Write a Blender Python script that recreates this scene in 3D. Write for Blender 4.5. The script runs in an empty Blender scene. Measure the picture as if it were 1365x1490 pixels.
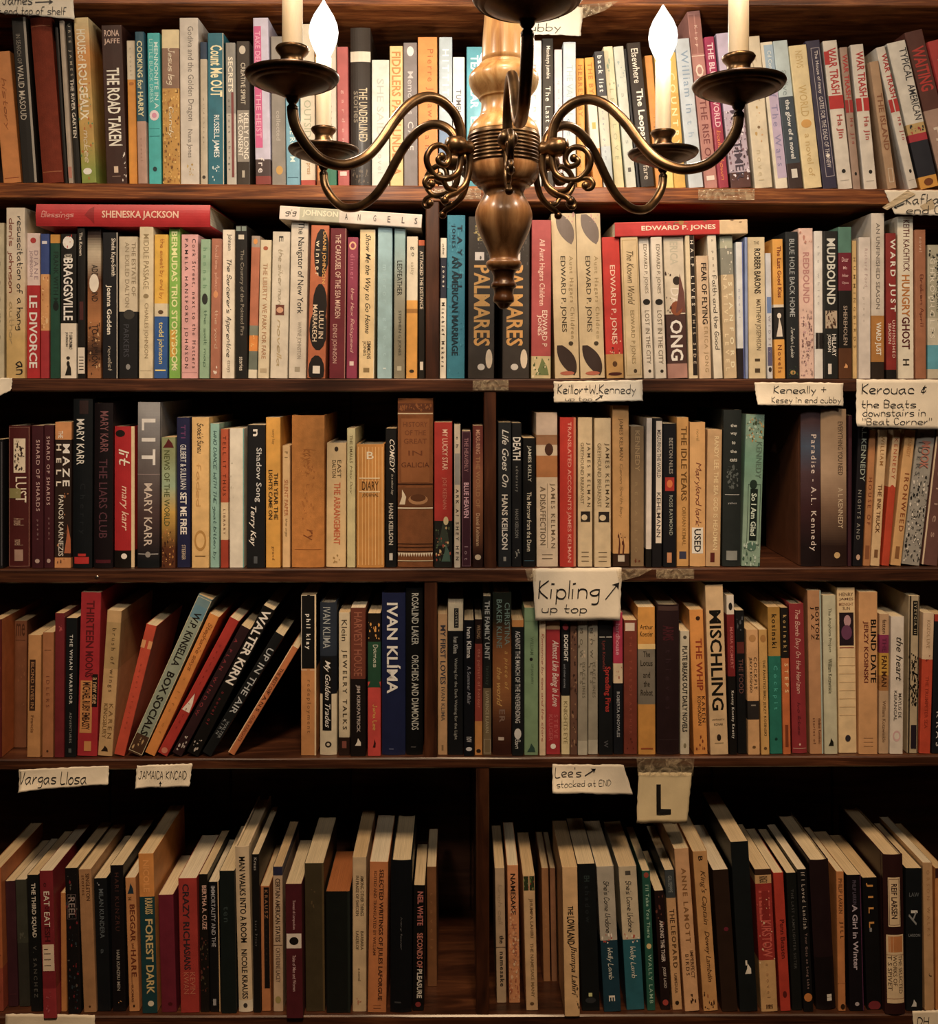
import bpy, math, random
from mathutils import Vector, Matrix
from math import sin, cos, pi, radians

# ------------------------------------------------------------------ camera, world, lights, exposure
F = 1330.0            # focal length in pixels of the 1365 x 1490 frame
PX, PY = 668.0, 545.0 # vanishing point of the shelves
CZ = 1.55             # eye height
D = 1.27              # camera to the shelf fronts
DC = 0.92             # camera to the chandelier column
scn = bpy.context.scene
C = scn.collection
cam = bpy.data.cameras.new('camera')
camo = bpy.data.objects.new('camera', cam)
C.objects.link(camo)
camo.location = (0, 0, CZ)
camo.rotation_euler = (pi/2, 0, 0)
cam.sensor_fit = 'HORIZONTAL'
cam.sensor_width = 36
cam.lens = F/1365*36
cam.shift_x = (682.5-PX)/1365
cam.shift_y = -(745-PY)/1365
cam.clip_start = 0.02
scn.camera = camo
w = bpy.data.worlds.new('world'); scn.world = w; w.use_nodes = True
w.node_tree.nodes['Background'].inputs[0].default_value = (0.9, 0.6, 0.4, 1)
w.node_tree.nodes['Background'].inputs[1].default_value = 0.05
scn.view_settings.view_transform = 'Standard'
scn.view_settings.look = 'None'
scn.view_settings.gamma = 1
scn.view_settings.use_curve_mapping = False
scn.view_settings.exposure = 0.28
BULB = 1.95            # watts of each candle bulb
def spot(name, loc, power, col, target, angle):
    l = bpy.data.lights.new(name, 'SPOT'); l.shadow_soft_size = 0.34; l.energy = power; l.color = col
    l.spot_size = radians(angle); l.spot_blend = 1.0
    o = bpy.data.objects.new(name, l); C.objects.link(o); o.location = loc
    o.rotation_euler = (Vector(target)-Vector(loc)).to_track_quat('-Z', 'Y').to_euler()
    return o
spot('added_fill_spot', (0.1, -0.6, 4.3), 460, (1.0, 0.66, 0.37), (0.04, 1.3, 1.0), 40)  # unseen warm fill, added to brighten the lower shelves
spot('added_fill_spot', (-1.0, -1.9, 4.3), 330, (1.0, 0.8, 0.6), (-0.42, 1.27, 1.78), 18)  # unseen fill, added to lift the left side of the upper shelves
spot('added_fill_spot', (1.2, -1.9, 4.3), 260, (1.0, 0.8, 0.6), (0.5, 1.27, 1.78), 18)  # its added partner, lifting the right side

def wp(px, py, y=D):
    return Vector(((px-PX)*y/F, y, CZ-(py-PY)*y/F))
def lin(h):
    h = h.strip()
    if len(h) == 3: h = ''.join(c*2 for c in h)
    o = []
    for i in (0, 2, 4):
        v = int(h[i:i+2], 16)/255
        o.append(v/12.92 if v <= 0.04045 else ((v+0.055)/1.055)**2.4)
    return o

# ------------------------------------------------------------------ materials
def newmat(name):
    m = bpy.data.materials.new(name); m.use_nodes = True
    nt = m.node_tree
    return m, nt, nt.nodes['Principled BSDF'], nt.nodes.new, nt.links.new
def print_mat(name, rough, coat, wear=0.12, scale=60, bump=0.15, spec=0.4):
    m, nt, b, N, L = newmat(name)
    a = N('ShaderNodeAttribute'); a.attribute_name = 'Col'
    tc = N('ShaderNodeTexCoord')
    oi = N('ShaderNodeObjectInfo')
    ad = N('ShaderNodeVectorMath'); ad.operation = 'ADD'
    L(tc.outputs['Object'], ad.inputs[0]); L(oi.outputs['Random'], ad.inputs[1])
    n = N('ShaderNodeTexNoise'); n.inputs['Scale'].default_value = scale; n.inputs['Detail'].default_value = 5
    L(ad.outputs[0], n.inputs['Vector'])
    mr = N('ShaderNodeMapRange'); mr.inputs['From Min'].default_value = 0.3; mr.inputs['From Max'].default_value = 0.75
    mr.inputs['To Min'].default_value = 1-wear; mr.inputs['To Max'].default_value = 1+wear*0.6
    L(n.outputs['Fac'], mr.inputs['Value'])
    mx = N('ShaderNodeVectorMath'); mx.operation = 'SCALE'
    L(a.outputs['Color'], mx.inputs[0]); L(mr.outputs[0], mx.inputs['Scale'])
    L(mx.outputs[0], b.inputs['Base Color'])
    b.inputs['Roughness'].default_value = rough
    b.inputs['Specular IOR Level'].default_value = spec
    b.inputs['Coat Weight'].default_value = coat
    b.inputs['Coat Roughness'].default_value = 0.25
    n2 = N('ShaderNodeTexNoise'); n2.inputs['Scale'].default_value = scale*9; n2.inputs['Detail'].default_value = 2
    L(tc.outputs['Object'], n2.inputs['Vector'])
    bp = N('ShaderNodeBump'); bp.inputs['Strength'].default_value = bump; bp.inputs['Distance'].default_value = 0.0006
    L(n2.outputs['Fac'], bp.inputs['Height']); L(bp.outputs[0], b.inputs['Normal'])
    return m
M_PB = print_mat('paperback_card', 0.5, 0.12, 0.16)
M_HC = print_mat('book_jacket', 0.42, 0.2, 0.12)
M_CLOTH = print_mat('book_cloth', 0.8, 0.0, 0.2, 90, 0.5, 0.2)
M_INK = print_mat('printed_ink', 0.5, 0.1, 0.1, 80, 0.0)
M_PAPER = print_mat('note_paper', 0.75, 0.0, 0.1, 25, 0.3, 0.2)

def page_mat():
    m, nt, b, N, L = newmat('page_edges')
    a = N('ShaderNodeAttribute'); a.attribute_name = 'Col'
    tc = N('ShaderNodeTexCoord')
    mp = N('ShaderNodeMapping'); mp.inputs['Scale'].default_value = (1500, 12, 12)
    L(tc.outputs['Object'], mp.inputs[0])
    n = N('ShaderNodeTexNoise'); n.inputs['Scale'].default_value = 1; n.inputs['Detail'].default_value = 3
    L(mp.outputs[0], n.inputs['Vector'])
    mr = N('ShaderNodeMapRange'); mr.inputs['From Min'].default_value = 0.3; mr.inputs['From Max'].default_value = 0.7
    mr.inputs['To Min'].default_value = 0.72; mr.inputs['To Max'].default_value = 1.05
    L(n.outputs['Fac'], mr.inputs['Value'])
    mx = N('ShaderNodeVectorMath'); mx.operation = 'SCALE'
    L(a.outputs['Color'], mx.inputs[0]); L(mr.outputs[0], mx.inputs['Scale'])
    L(mx.outputs[0], b.inputs['Base Color']); b.inputs['Roughness'].default_value = 0.85
    bp = N('ShaderNodeBump'); bp.inputs['Strength'].default_value = 0.4; bp.inputs['Distance'].default_value = 0.0008
    L(n.outputs['Fac'], bp.inputs['Height']); L(bp.outputs[0], b.inputs['Normal'])
    return m
M_PAGES = page_mat()

def wood_mat(name, c1, c2, c3, scale, rough=0.35, coat=0.3, spots=0.0):
    m, nt, b, N, L = newmat(name)
    tc = N('ShaderNodeTexCoord')
    mp = N('ShaderNodeMapping'); mp.inputs['Scale'].default_value = scale
    L(tc.outputs['Object'], mp.inputs[0])
    n = N('ShaderNodeTexNoise'); n.inputs['Scale'].default_value = 1; n.inputs['Detail'].default_value = 8
    n.inputs['Roughness'].default_value = 0.62; n.inputs['Distortion'].default_value = 0.6
    L(mp.outputs[0], n.inputs['Vector'])
    cr = N('ShaderNodeValToRGB')
    cr.color_ramp.elements[0].position = 0.32; cr.color_ramp.elements[0].color = (*c1, 1)
    cr.color_ramp.elements[1].position = 0.68; cr.color_ramp.elements[1].color = (*c3, 1)
    e = cr.color_ramp.elements.new(0.5); e.color = (*c2, 1)
    L(n.outputs['Fac'], cr.inputs[0])
    n2 = N('ShaderNodeTexNoise'); n2.inputs['Scale'].default_value = 7; n2.inputs['Detail'].default_value = 3
    L(tc.outputs['Object'], n2.inputs['Vector'])
    mr = N('ShaderNodeMapRange'); mr.inputs['From Min'].default_value = 0.35; mr.inputs['From Max'].default_value = 0.65
    mr.inputs['To Min'].default_value = 0.6; mr.inputs['To Max'].default_value = 1.25
    L(n2.outputs['Fac'], mr.inputs['Value'])
    mx = N('ShaderNodeVectorMath'); mx.operation = 'SCALE'
    L(cr.outputs[0], mx.inputs[0]); L(mr.outputs[0], mx.inputs['Scale'])
    L(mx.outputs[0], b.inputs['Base Color'])
    b.inputs['Roughness'].default_value = rough; b.inputs['Coat Weight'].default_value = coat
    b.inputs['Coat Roughness'].default_value = 0.2
    bp = N('ShaderNodeBump'); bp.inputs['Strength'].default_value = 0.25; bp.inputs['Distance'].default_value = 0.001
    L(n.outputs['Fac'], bp.inputs['Height']); L(bp.outputs[0], b.inputs['Normal'])
    return m
M_SHELF = wood_mat('stained_shelf_wood', (0.055, 0.016, 0.006), (0.19, 0.058, 0.018), (0.42, 0.16, 0.05), (9, 60, 190), 0.38, 0.3)  # lighter than M_DARK: worn wood, with bulb sheen put into the colour
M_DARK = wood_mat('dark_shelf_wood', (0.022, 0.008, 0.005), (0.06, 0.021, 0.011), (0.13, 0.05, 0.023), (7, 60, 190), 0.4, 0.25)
M_BOARD = wood_mat('back_board_wood', (0.045, 0.019, 0.011), (0.1, 0.042, 0.024), (0.17, 0.075, 0.042), (6, 60, 45), 0.55, 0.1)
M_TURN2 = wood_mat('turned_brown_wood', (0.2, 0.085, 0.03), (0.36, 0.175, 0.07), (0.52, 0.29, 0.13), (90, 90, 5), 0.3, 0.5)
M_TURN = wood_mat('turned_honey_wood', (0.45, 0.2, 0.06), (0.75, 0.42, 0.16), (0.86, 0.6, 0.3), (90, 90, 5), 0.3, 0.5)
def brass_mat():
    m, nt, b, N, L = newmat('antique_brass')
    tc = N('ShaderNodeTexCoord')
    n = N('ShaderNodeTexNoise'); n.inputs['Scale'].default_value = 45; n.inputs['Detail'].default_value = 4
    L(tc.outputs['Object'], n.inputs['Vector'])
    cr = N('ShaderNodeValToRGB')
    cr.color_ramp.elements[0].position = 0.35; cr.color_ramp.elements[0].color = (0.10, 0.055, 0.028, 1)
    cr.color_ramp.elements[1].position = 0.7; cr.color_ramp.elements[1].color = (0.33, 0.20, 0.095, 1)
    L(n.outputs['Fac'], cr.inputs[0]); L(cr.outputs[0], b.inputs['Base Color'])
    b.inputs['Metallic'].default_value = 0.9; b.inputs['Roughness'].default_value = 0.33
    return m
M_BRASS = brass_mat()
def plain(name, col, rough=0.6, emis=0, ecol=None, metal=0, noise=0.08):
    m, nt, b, N, L = newmat(name)
    n = N('ShaderNodeTexNoise'); n.inputs['Scale'].default_value = 20
    mr = N('ShaderNodeMapRange'); mr.inputs['To Min'].default_value = 1-noise; mr.inputs['To Max'].default_value = 1+noise
    L(n.outputs['Fac'], mr.inputs['Value'])
    mx = N('ShaderNodeVectorMath'); mx.operation = 'SCALE'; mx.inputs[0].default_value = col
    L(mr.outputs[0], mx.inputs['Scale']); L(mx.outputs[0], b.inputs['Base Color'])
    b.inputs['Roughness'].default_value = rough; b.inputs['Metallic'].default_value = metal
    if emis:
        b.inputs['Emission Color'].default_value = (*ecol, 1); b.inputs['Emission Strength'].default_value = emis
    return m
def bulb_mat():
    m, nt, p, N, L = newmat('glowing_bulb_glass')
    em = N('ShaderNodeEmission'); em.inputs[0].default_value = (1, 0.93, 0.82, 1); em.inputs[1].default_value = 3.2
    tr = N('ShaderNodeBsdfTransparent'); mx = N('ShaderNodeMixShader')
    lw = N('ShaderNodeLayerWeight'); lw.inputs[0].default_value = 0.35
    mr = N('ShaderNodeMapRange'); mr.inputs['To Min'].default_value = 0.62; mr.inputs['To Max'].default_value = 0.3
    L(lw.outputs['Facing'], mr.inputs['Value']); L(mr.outputs[0], mx.inputs[0])
    L(tr.outputs[0], mx.inputs[1]); L(em.outputs[0], mx.inputs[2])
    L(mx.outputs[0], nt.nodes['Material Output'].inputs['Surface'])
    return m
M_BULB = bulb_mat()
M_SHADE_BRASS = brass_mat()  # antique brass darkened; shade under the pans put into the colour
M_SHADE_BRASS.name = 'shaded_pan_brass'
for n_ in M_SHADE_BRASS.node_tree.nodes:
    if n_.type == 'VALTORGB':
        n_.color_ramp.elements[0].color = (0.03, 0.017, 0.011, 1); n_.color_ramp.elements[1].color = (0.13, 0.078, 0.045, 1)
M_SLEEVE = plain('candle_sleeve_card', (0.75, 0.66, 0.5), 0.5)
M_SLEEVE.node_tree.nodes['Principled BSDF'].inputs['Subsurface Weight'].default_value = 0.3
M_SLEEVE.node_tree.nodes['Principled BSDF'].inputs['Subsurface Radius'].default_value = (0.02, 0.015, 0.01)
M_WALL = plain('plaster_wall', (0.30, 0.2, 0.13), 0.8)
M_CEIL = plain('ceiling_plaster', (0.4, 0.3, 0.2), 0.8)
M_FLOOR = wood_mat('floor_wood', (0.05, 0.02, 0.01), (0.1, 0.045, 0.02), (0.16, 0.08, 0.04), (3, 40, 3))
M_SCREW = plain('screw_steel', (0.6, 0.58, 0.55), 0.3, metal=1)
def tape_mat():
    m, nt, b, N, L = newmat('clear_sticky_tape')
    b.inputs['Base Color'].default_value = (0.8, 0.66, 0.45, 1)
    b.inputs['Roughness'].default_value = 0.12
    b.inputs['Alpha'].default_value = 0.3
    b.inputs['Coat Weight'].default_value = 1.0; b.inputs['Coat Roughness'].default_value = 0.05
    tc = N('ShaderNodeTexCoord')
    n = N('ShaderNodeTexNoise'); n.inputs['Scale'].default_value = 90; n.inputs['Detail'].default_value = 3; n.inputs['Distortion'].default_value = 1.5
    L(tc.outputs['Object'], n.inputs['Vector'])
    bp = N('ShaderNodeBump'); bp.inputs['Strength'].default_value = 0.9; bp.inputs['Distance'].default_value = 0.003
    L(n.outputs['Fac'], bp.inputs['Height']); L(bp.outputs[0], b.inputs['Normal']); L(bp.outputs[0], b.inputs['Coat Normal'])
    mr = N('ShaderNodeMapRange'); mr.inputs['From Min'].default_value = 0.4; mr.inputs['From Max'].default_value = 0.7
    mr.inputs['To Min'].default_value = 0.12; mr.inputs['To Max'].default_value = 0.5
    L(n.outputs['Fac'], mr.inputs['Value']); L(mr.outputs[0], b.inputs['Alpha'])
    return m
M_TAPE = tape_mat()
M_MASK = plain('masking_tape', (0.55, 0.45, 0.3), 0.6)

# ------------------------------------------------------------------ mesh helpers
class MB:
    def __init__(s): s.v = []; s.f = []; s.c = []
    def add(s, vs, fs, col=None):
        o = len(s.v); s.v += [tuple(v) for v in vs]
        for f in fs:
            s.f.append(tuple(i+o for i in f)); s.c.append(col or (1, 1, 1))
    def box(s, p0, p1, col=None):
        (x0, y0, z0), (x1, y1, z1) = p0, p1
        s.add([(x0,y0,z0),(x1,y0,z0),(x1,y1,z0),(x0,y1,z0),(x0,y0,z1),(x1,y0,z1),(x1,y1,z1),(x0,y1,z1)],
              [(0,3,2,1),(4,5,6,7),(0,1,5,4),(1,2,6,5),(2,3,7,6),(3,0,4,7)], col)
    def build(s, name, mat, parent=None, smooth=False):
        me = bpy.data.meshes.new(name); me.from_pydata(s.v, [], s.f)
        if isinstance(mat, (list, tuple)):
            for m in mat: me.materials.append(m)
        else: me.materials.append(mat)
        at = me.color_attributes.new('Col', 'FLOAT_COLOR', 'CORNER')
        buf = []
        for f, c in zip(s.f, s.c): buf += [c[0], c[1], c[2], 1.0]*len(f)
        at.data.foreach_set('color', buf)
        if smooth: me.polygons.foreach_set('use_smooth', [True]*len(me.polygons))
        o = bpy.data.objects.new(name, me); C.objects.link(o)
        if parent: o.parent = parent
        return o
def tag(o, label=None, cat=None, group=None, kind=None):
    if label: o['label'] = label
    if cat: o['category'] = cat
    if group: o['group'] = group
    if kind: o['kind'] = kind
    return o
def empty(name, loc, rot=(0, 0, 0)):
    o = bpy.data.objects.new(name, None); C.objects.link(o); o.location = loc; o.rotation_euler = rot
    o.empty_display_size = 0.02
    return o
def lathe(mb, prof, seg=40, col=None, cx=0, cy=0):
    vs = []; fs = []
    n = len(prof)
    for (r, z) in prof:
        for k in range(seg):
            a = 2*pi*k/seg
            vs.append((cx+r*cos(a), cy+r*sin(a), z))
    for i in range(n-1):
        for k in range(seg):
            k2 = (k+1) % seg
            fs.append((i*seg+k, i*seg+k2, (i+1)*seg+k2, (i+1)*seg+k))
    fs.append(tuple(range(seg))[::-1]); fs.append(tuple((n-1)*seg+k for k in range(seg)))
    mb.add(vs, fs, col)
def catmull(p, n=6, closed=False):
    out = []
    P = [Vector(q) for q in p]
    for i in range(len(P)-1):
        a = P[max(i-1, 0)]; b = P[i]; c = P[i+1]; d = P[min(i+2, len(P)-1)]
        for k in range(n):
            t = k/n
            out.append(0.5*((2*b)+(c-a)*t+(2*a-5*b+4*c-d)*t*t+(3*b-a-3*c+d)*t**3))
    out.append(P[-1]); return out
def tube(mb, pts, rad, seg=10, col=None):
    vs = []; fs = []; n = len(pts)
    up = Vector((0, 0, 1)); prev = None
    for i, p in enumerate(pts):
        t = (pts[min(i+1, n-1)]-pts[max(i-1, 0)]).normalized()
        if prev is None:
            u = t.orthogonal().normalized()
        else:
            u = (prev-t*prev.dot(t)).normalized()
        prev = u; v = t.cross(u)
        r = rad(i/(n-1)) if callable(rad) else rad
        for k in range(seg):
            a = 2*pi*k/seg
            vs.append(p+u*(r*cos(a))+v*(r*sin(a)))
    for i in range(n-1):
        for k in range(seg):
            k2 = (k+1) % seg
            fs.append((i*seg+k, i*seg+k2, (i+1)*seg+k2, (i+1)*seg+k))
    fs.append(tuple(range(seg))[::-1]); fs.append(tuple((n-1)*seg+k for k in range(seg)))
    mb.add(vs, fs, col)
def ball(mb, c, r, seg=16, ring=8, sz=1.0, col=None):
    prof = [(max(r*sin(pi*i/ring), 1e-5), c[2]-r*sz*cos(pi*i/ring)) for i in range(ring+1)]
    lathe(mb, prof, seg, col, c[0], c[1])

# ------------------------------------------------------------------ lettering: built-in font and a hand-drawn stroke alphabet
_tc = {}
def font_mesh(s, bold, sp, it):
    k = (s, bold, sp, it)
    if k not in _tc:
        cu = bpy.data.curves.new('t', 'FONT'); cu.body = s; cu.resolution_u = 2; cu.size = 1
        cu.space_character = sp; cu.shear = 0.35 if it else 0
        cu.offset = bold
        o = bpy.data.objects.new('t', cu)
        me = bpy.data.meshes.new_from_object(o)
        vs = [(v.co.x, v.co.y) for v in me.vertices]; fs = [tuple(p.vertices) for p in me.polygons]
        bpy.data.objects.remove(o); bpy.data.curves.remove(cu); bpy.data.meshes.remove(me)
        _tc[k] = (vs, fs)
    return _tc[k]
GL = {'a':'45 25 04 03 12 22 44;45 43 52','b':'08 02;04 15 35 44 43 32 12 03','c':'44 35 15 04 03 12 32 42','d':'45 25 04 03 12 32 43;48 42',
'e':'03 44 35 15 04 03 12 22 42','f':'48 28 17 12;05 35','g':'45 25 04 13 33 44;45 41 30 10','h':'08 02;04 15 35 44 42','i':'05 02;07 17',
'j':'25 21 10 00','k':'08 02;45 03 42','l':'08 02','m':'05 02;04 15 25 34 32;34 45 55 64 62','n':'05 02;04 15 35 44 42','o':'25 04 03 12 32 43 44 35 15',
'p':'05 00;04 15 35 44 43 32 12 03','q':'45 25 04 03 12 32 43;45 40','r':'05 02;03 14 25 35','s':'45 15 04 43 32 02','t':'18 13 22 32;05 35',
'u':'05 03 12 32 43;45 42','v':'05 22 45','w':'05 12 34 52 65','x':'05 42;45 02','y':'05 23;45 10','z':'05 45 02 42',
'A':'02 28 42;14 34','B':'02 08 38 47 46 35 05;35 44 43 32 02','C':'47 38 18 06 04 12 32 43','D':'08 02 22 44 46 28 08','E':'48 08 02 42;05 35',
'F':'48 08 02;05 35','G':'47 38 18 06 04 12 32 44 24','H':'08 02;48 42;05 45','I':'08 02','J':'28 48;38 33 22 12 03','K':'08 02;48 05 42','L':'08 02 42',
'M':'02 08 35 68 62','N':'02 08 42 48','O':'28 06 04 12 32 44 46 38 18','P':'02 08 38 47 46 35 05','R':'02 08 38 47 46 35 05 42','S':'47 38 18 06 15 35 44 32 12 03',
'T':'08 48;28 22','U':'08 03 12 32 43 48','V':'08 22 48','W':'08 12 35 52 68','Y':'08 25 48;25 22','Z':'08 48 02 42',
'+':'27 23;05 45','&':'46 26 25 35 25 14 13 33 44;37 22',',':'03 01',"'":'08 07','"':'08 06;28 26','.':'02 12','>':'06 34 02',' ':'',
'1':'08 02','-':'05 35'}
def stroke_mesh(s, pw=0.6, jit=0.25, seed=1, it=0.0):
    rnd = random.Random(seed*7919+len(s)); vs = []; fs = []; x = 0
    for ch in s:
        g = GL.get(ch, GL.get(ch.lower(), ''))
        if not g: x += 3.2; continue
        wmax = 0; dy = rnd.uniform(-jit, jit)
        for st in g.split(';'):
            pts = [(int(p[0])+rnd.uniform(-jit, jit)*0.6, int(p[1])-2+dy+rnd.uniform(-jit, jit)*0.6) for p in st.split()]
            wmax = max(wmax, max(int(p[0]) for p in st.split()))
            if len(pts) > 2:
                pts = [(v.x, v.y) for v in catmull([(a, b, 0) for a, b in pts], 3)]
            for (a, b), (c, d) in zip(pts, pts[1:]):
                l = math.hypot(c-a, d-b) or 1e-6; ux, uy = (c-a)/l*pw/2, (d-b)/l*pw/2
                a2, b2, c2, d2 = a-ux*0.8, b-uy*0.8, c+ux*0.8, d+uy*0.8
                o = len(vs)
                for (p, q) in ((a2-uy, b2+ux), (a2+uy, b2-ux), (c2+uy, d2-ux), (c2-uy, d2+ux)):
                    vs.append((x+p+q*it, q))
                fs.append((o, o+1, o+2, o+3))
        x += wmax+1.6
    return vs, fs
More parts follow.
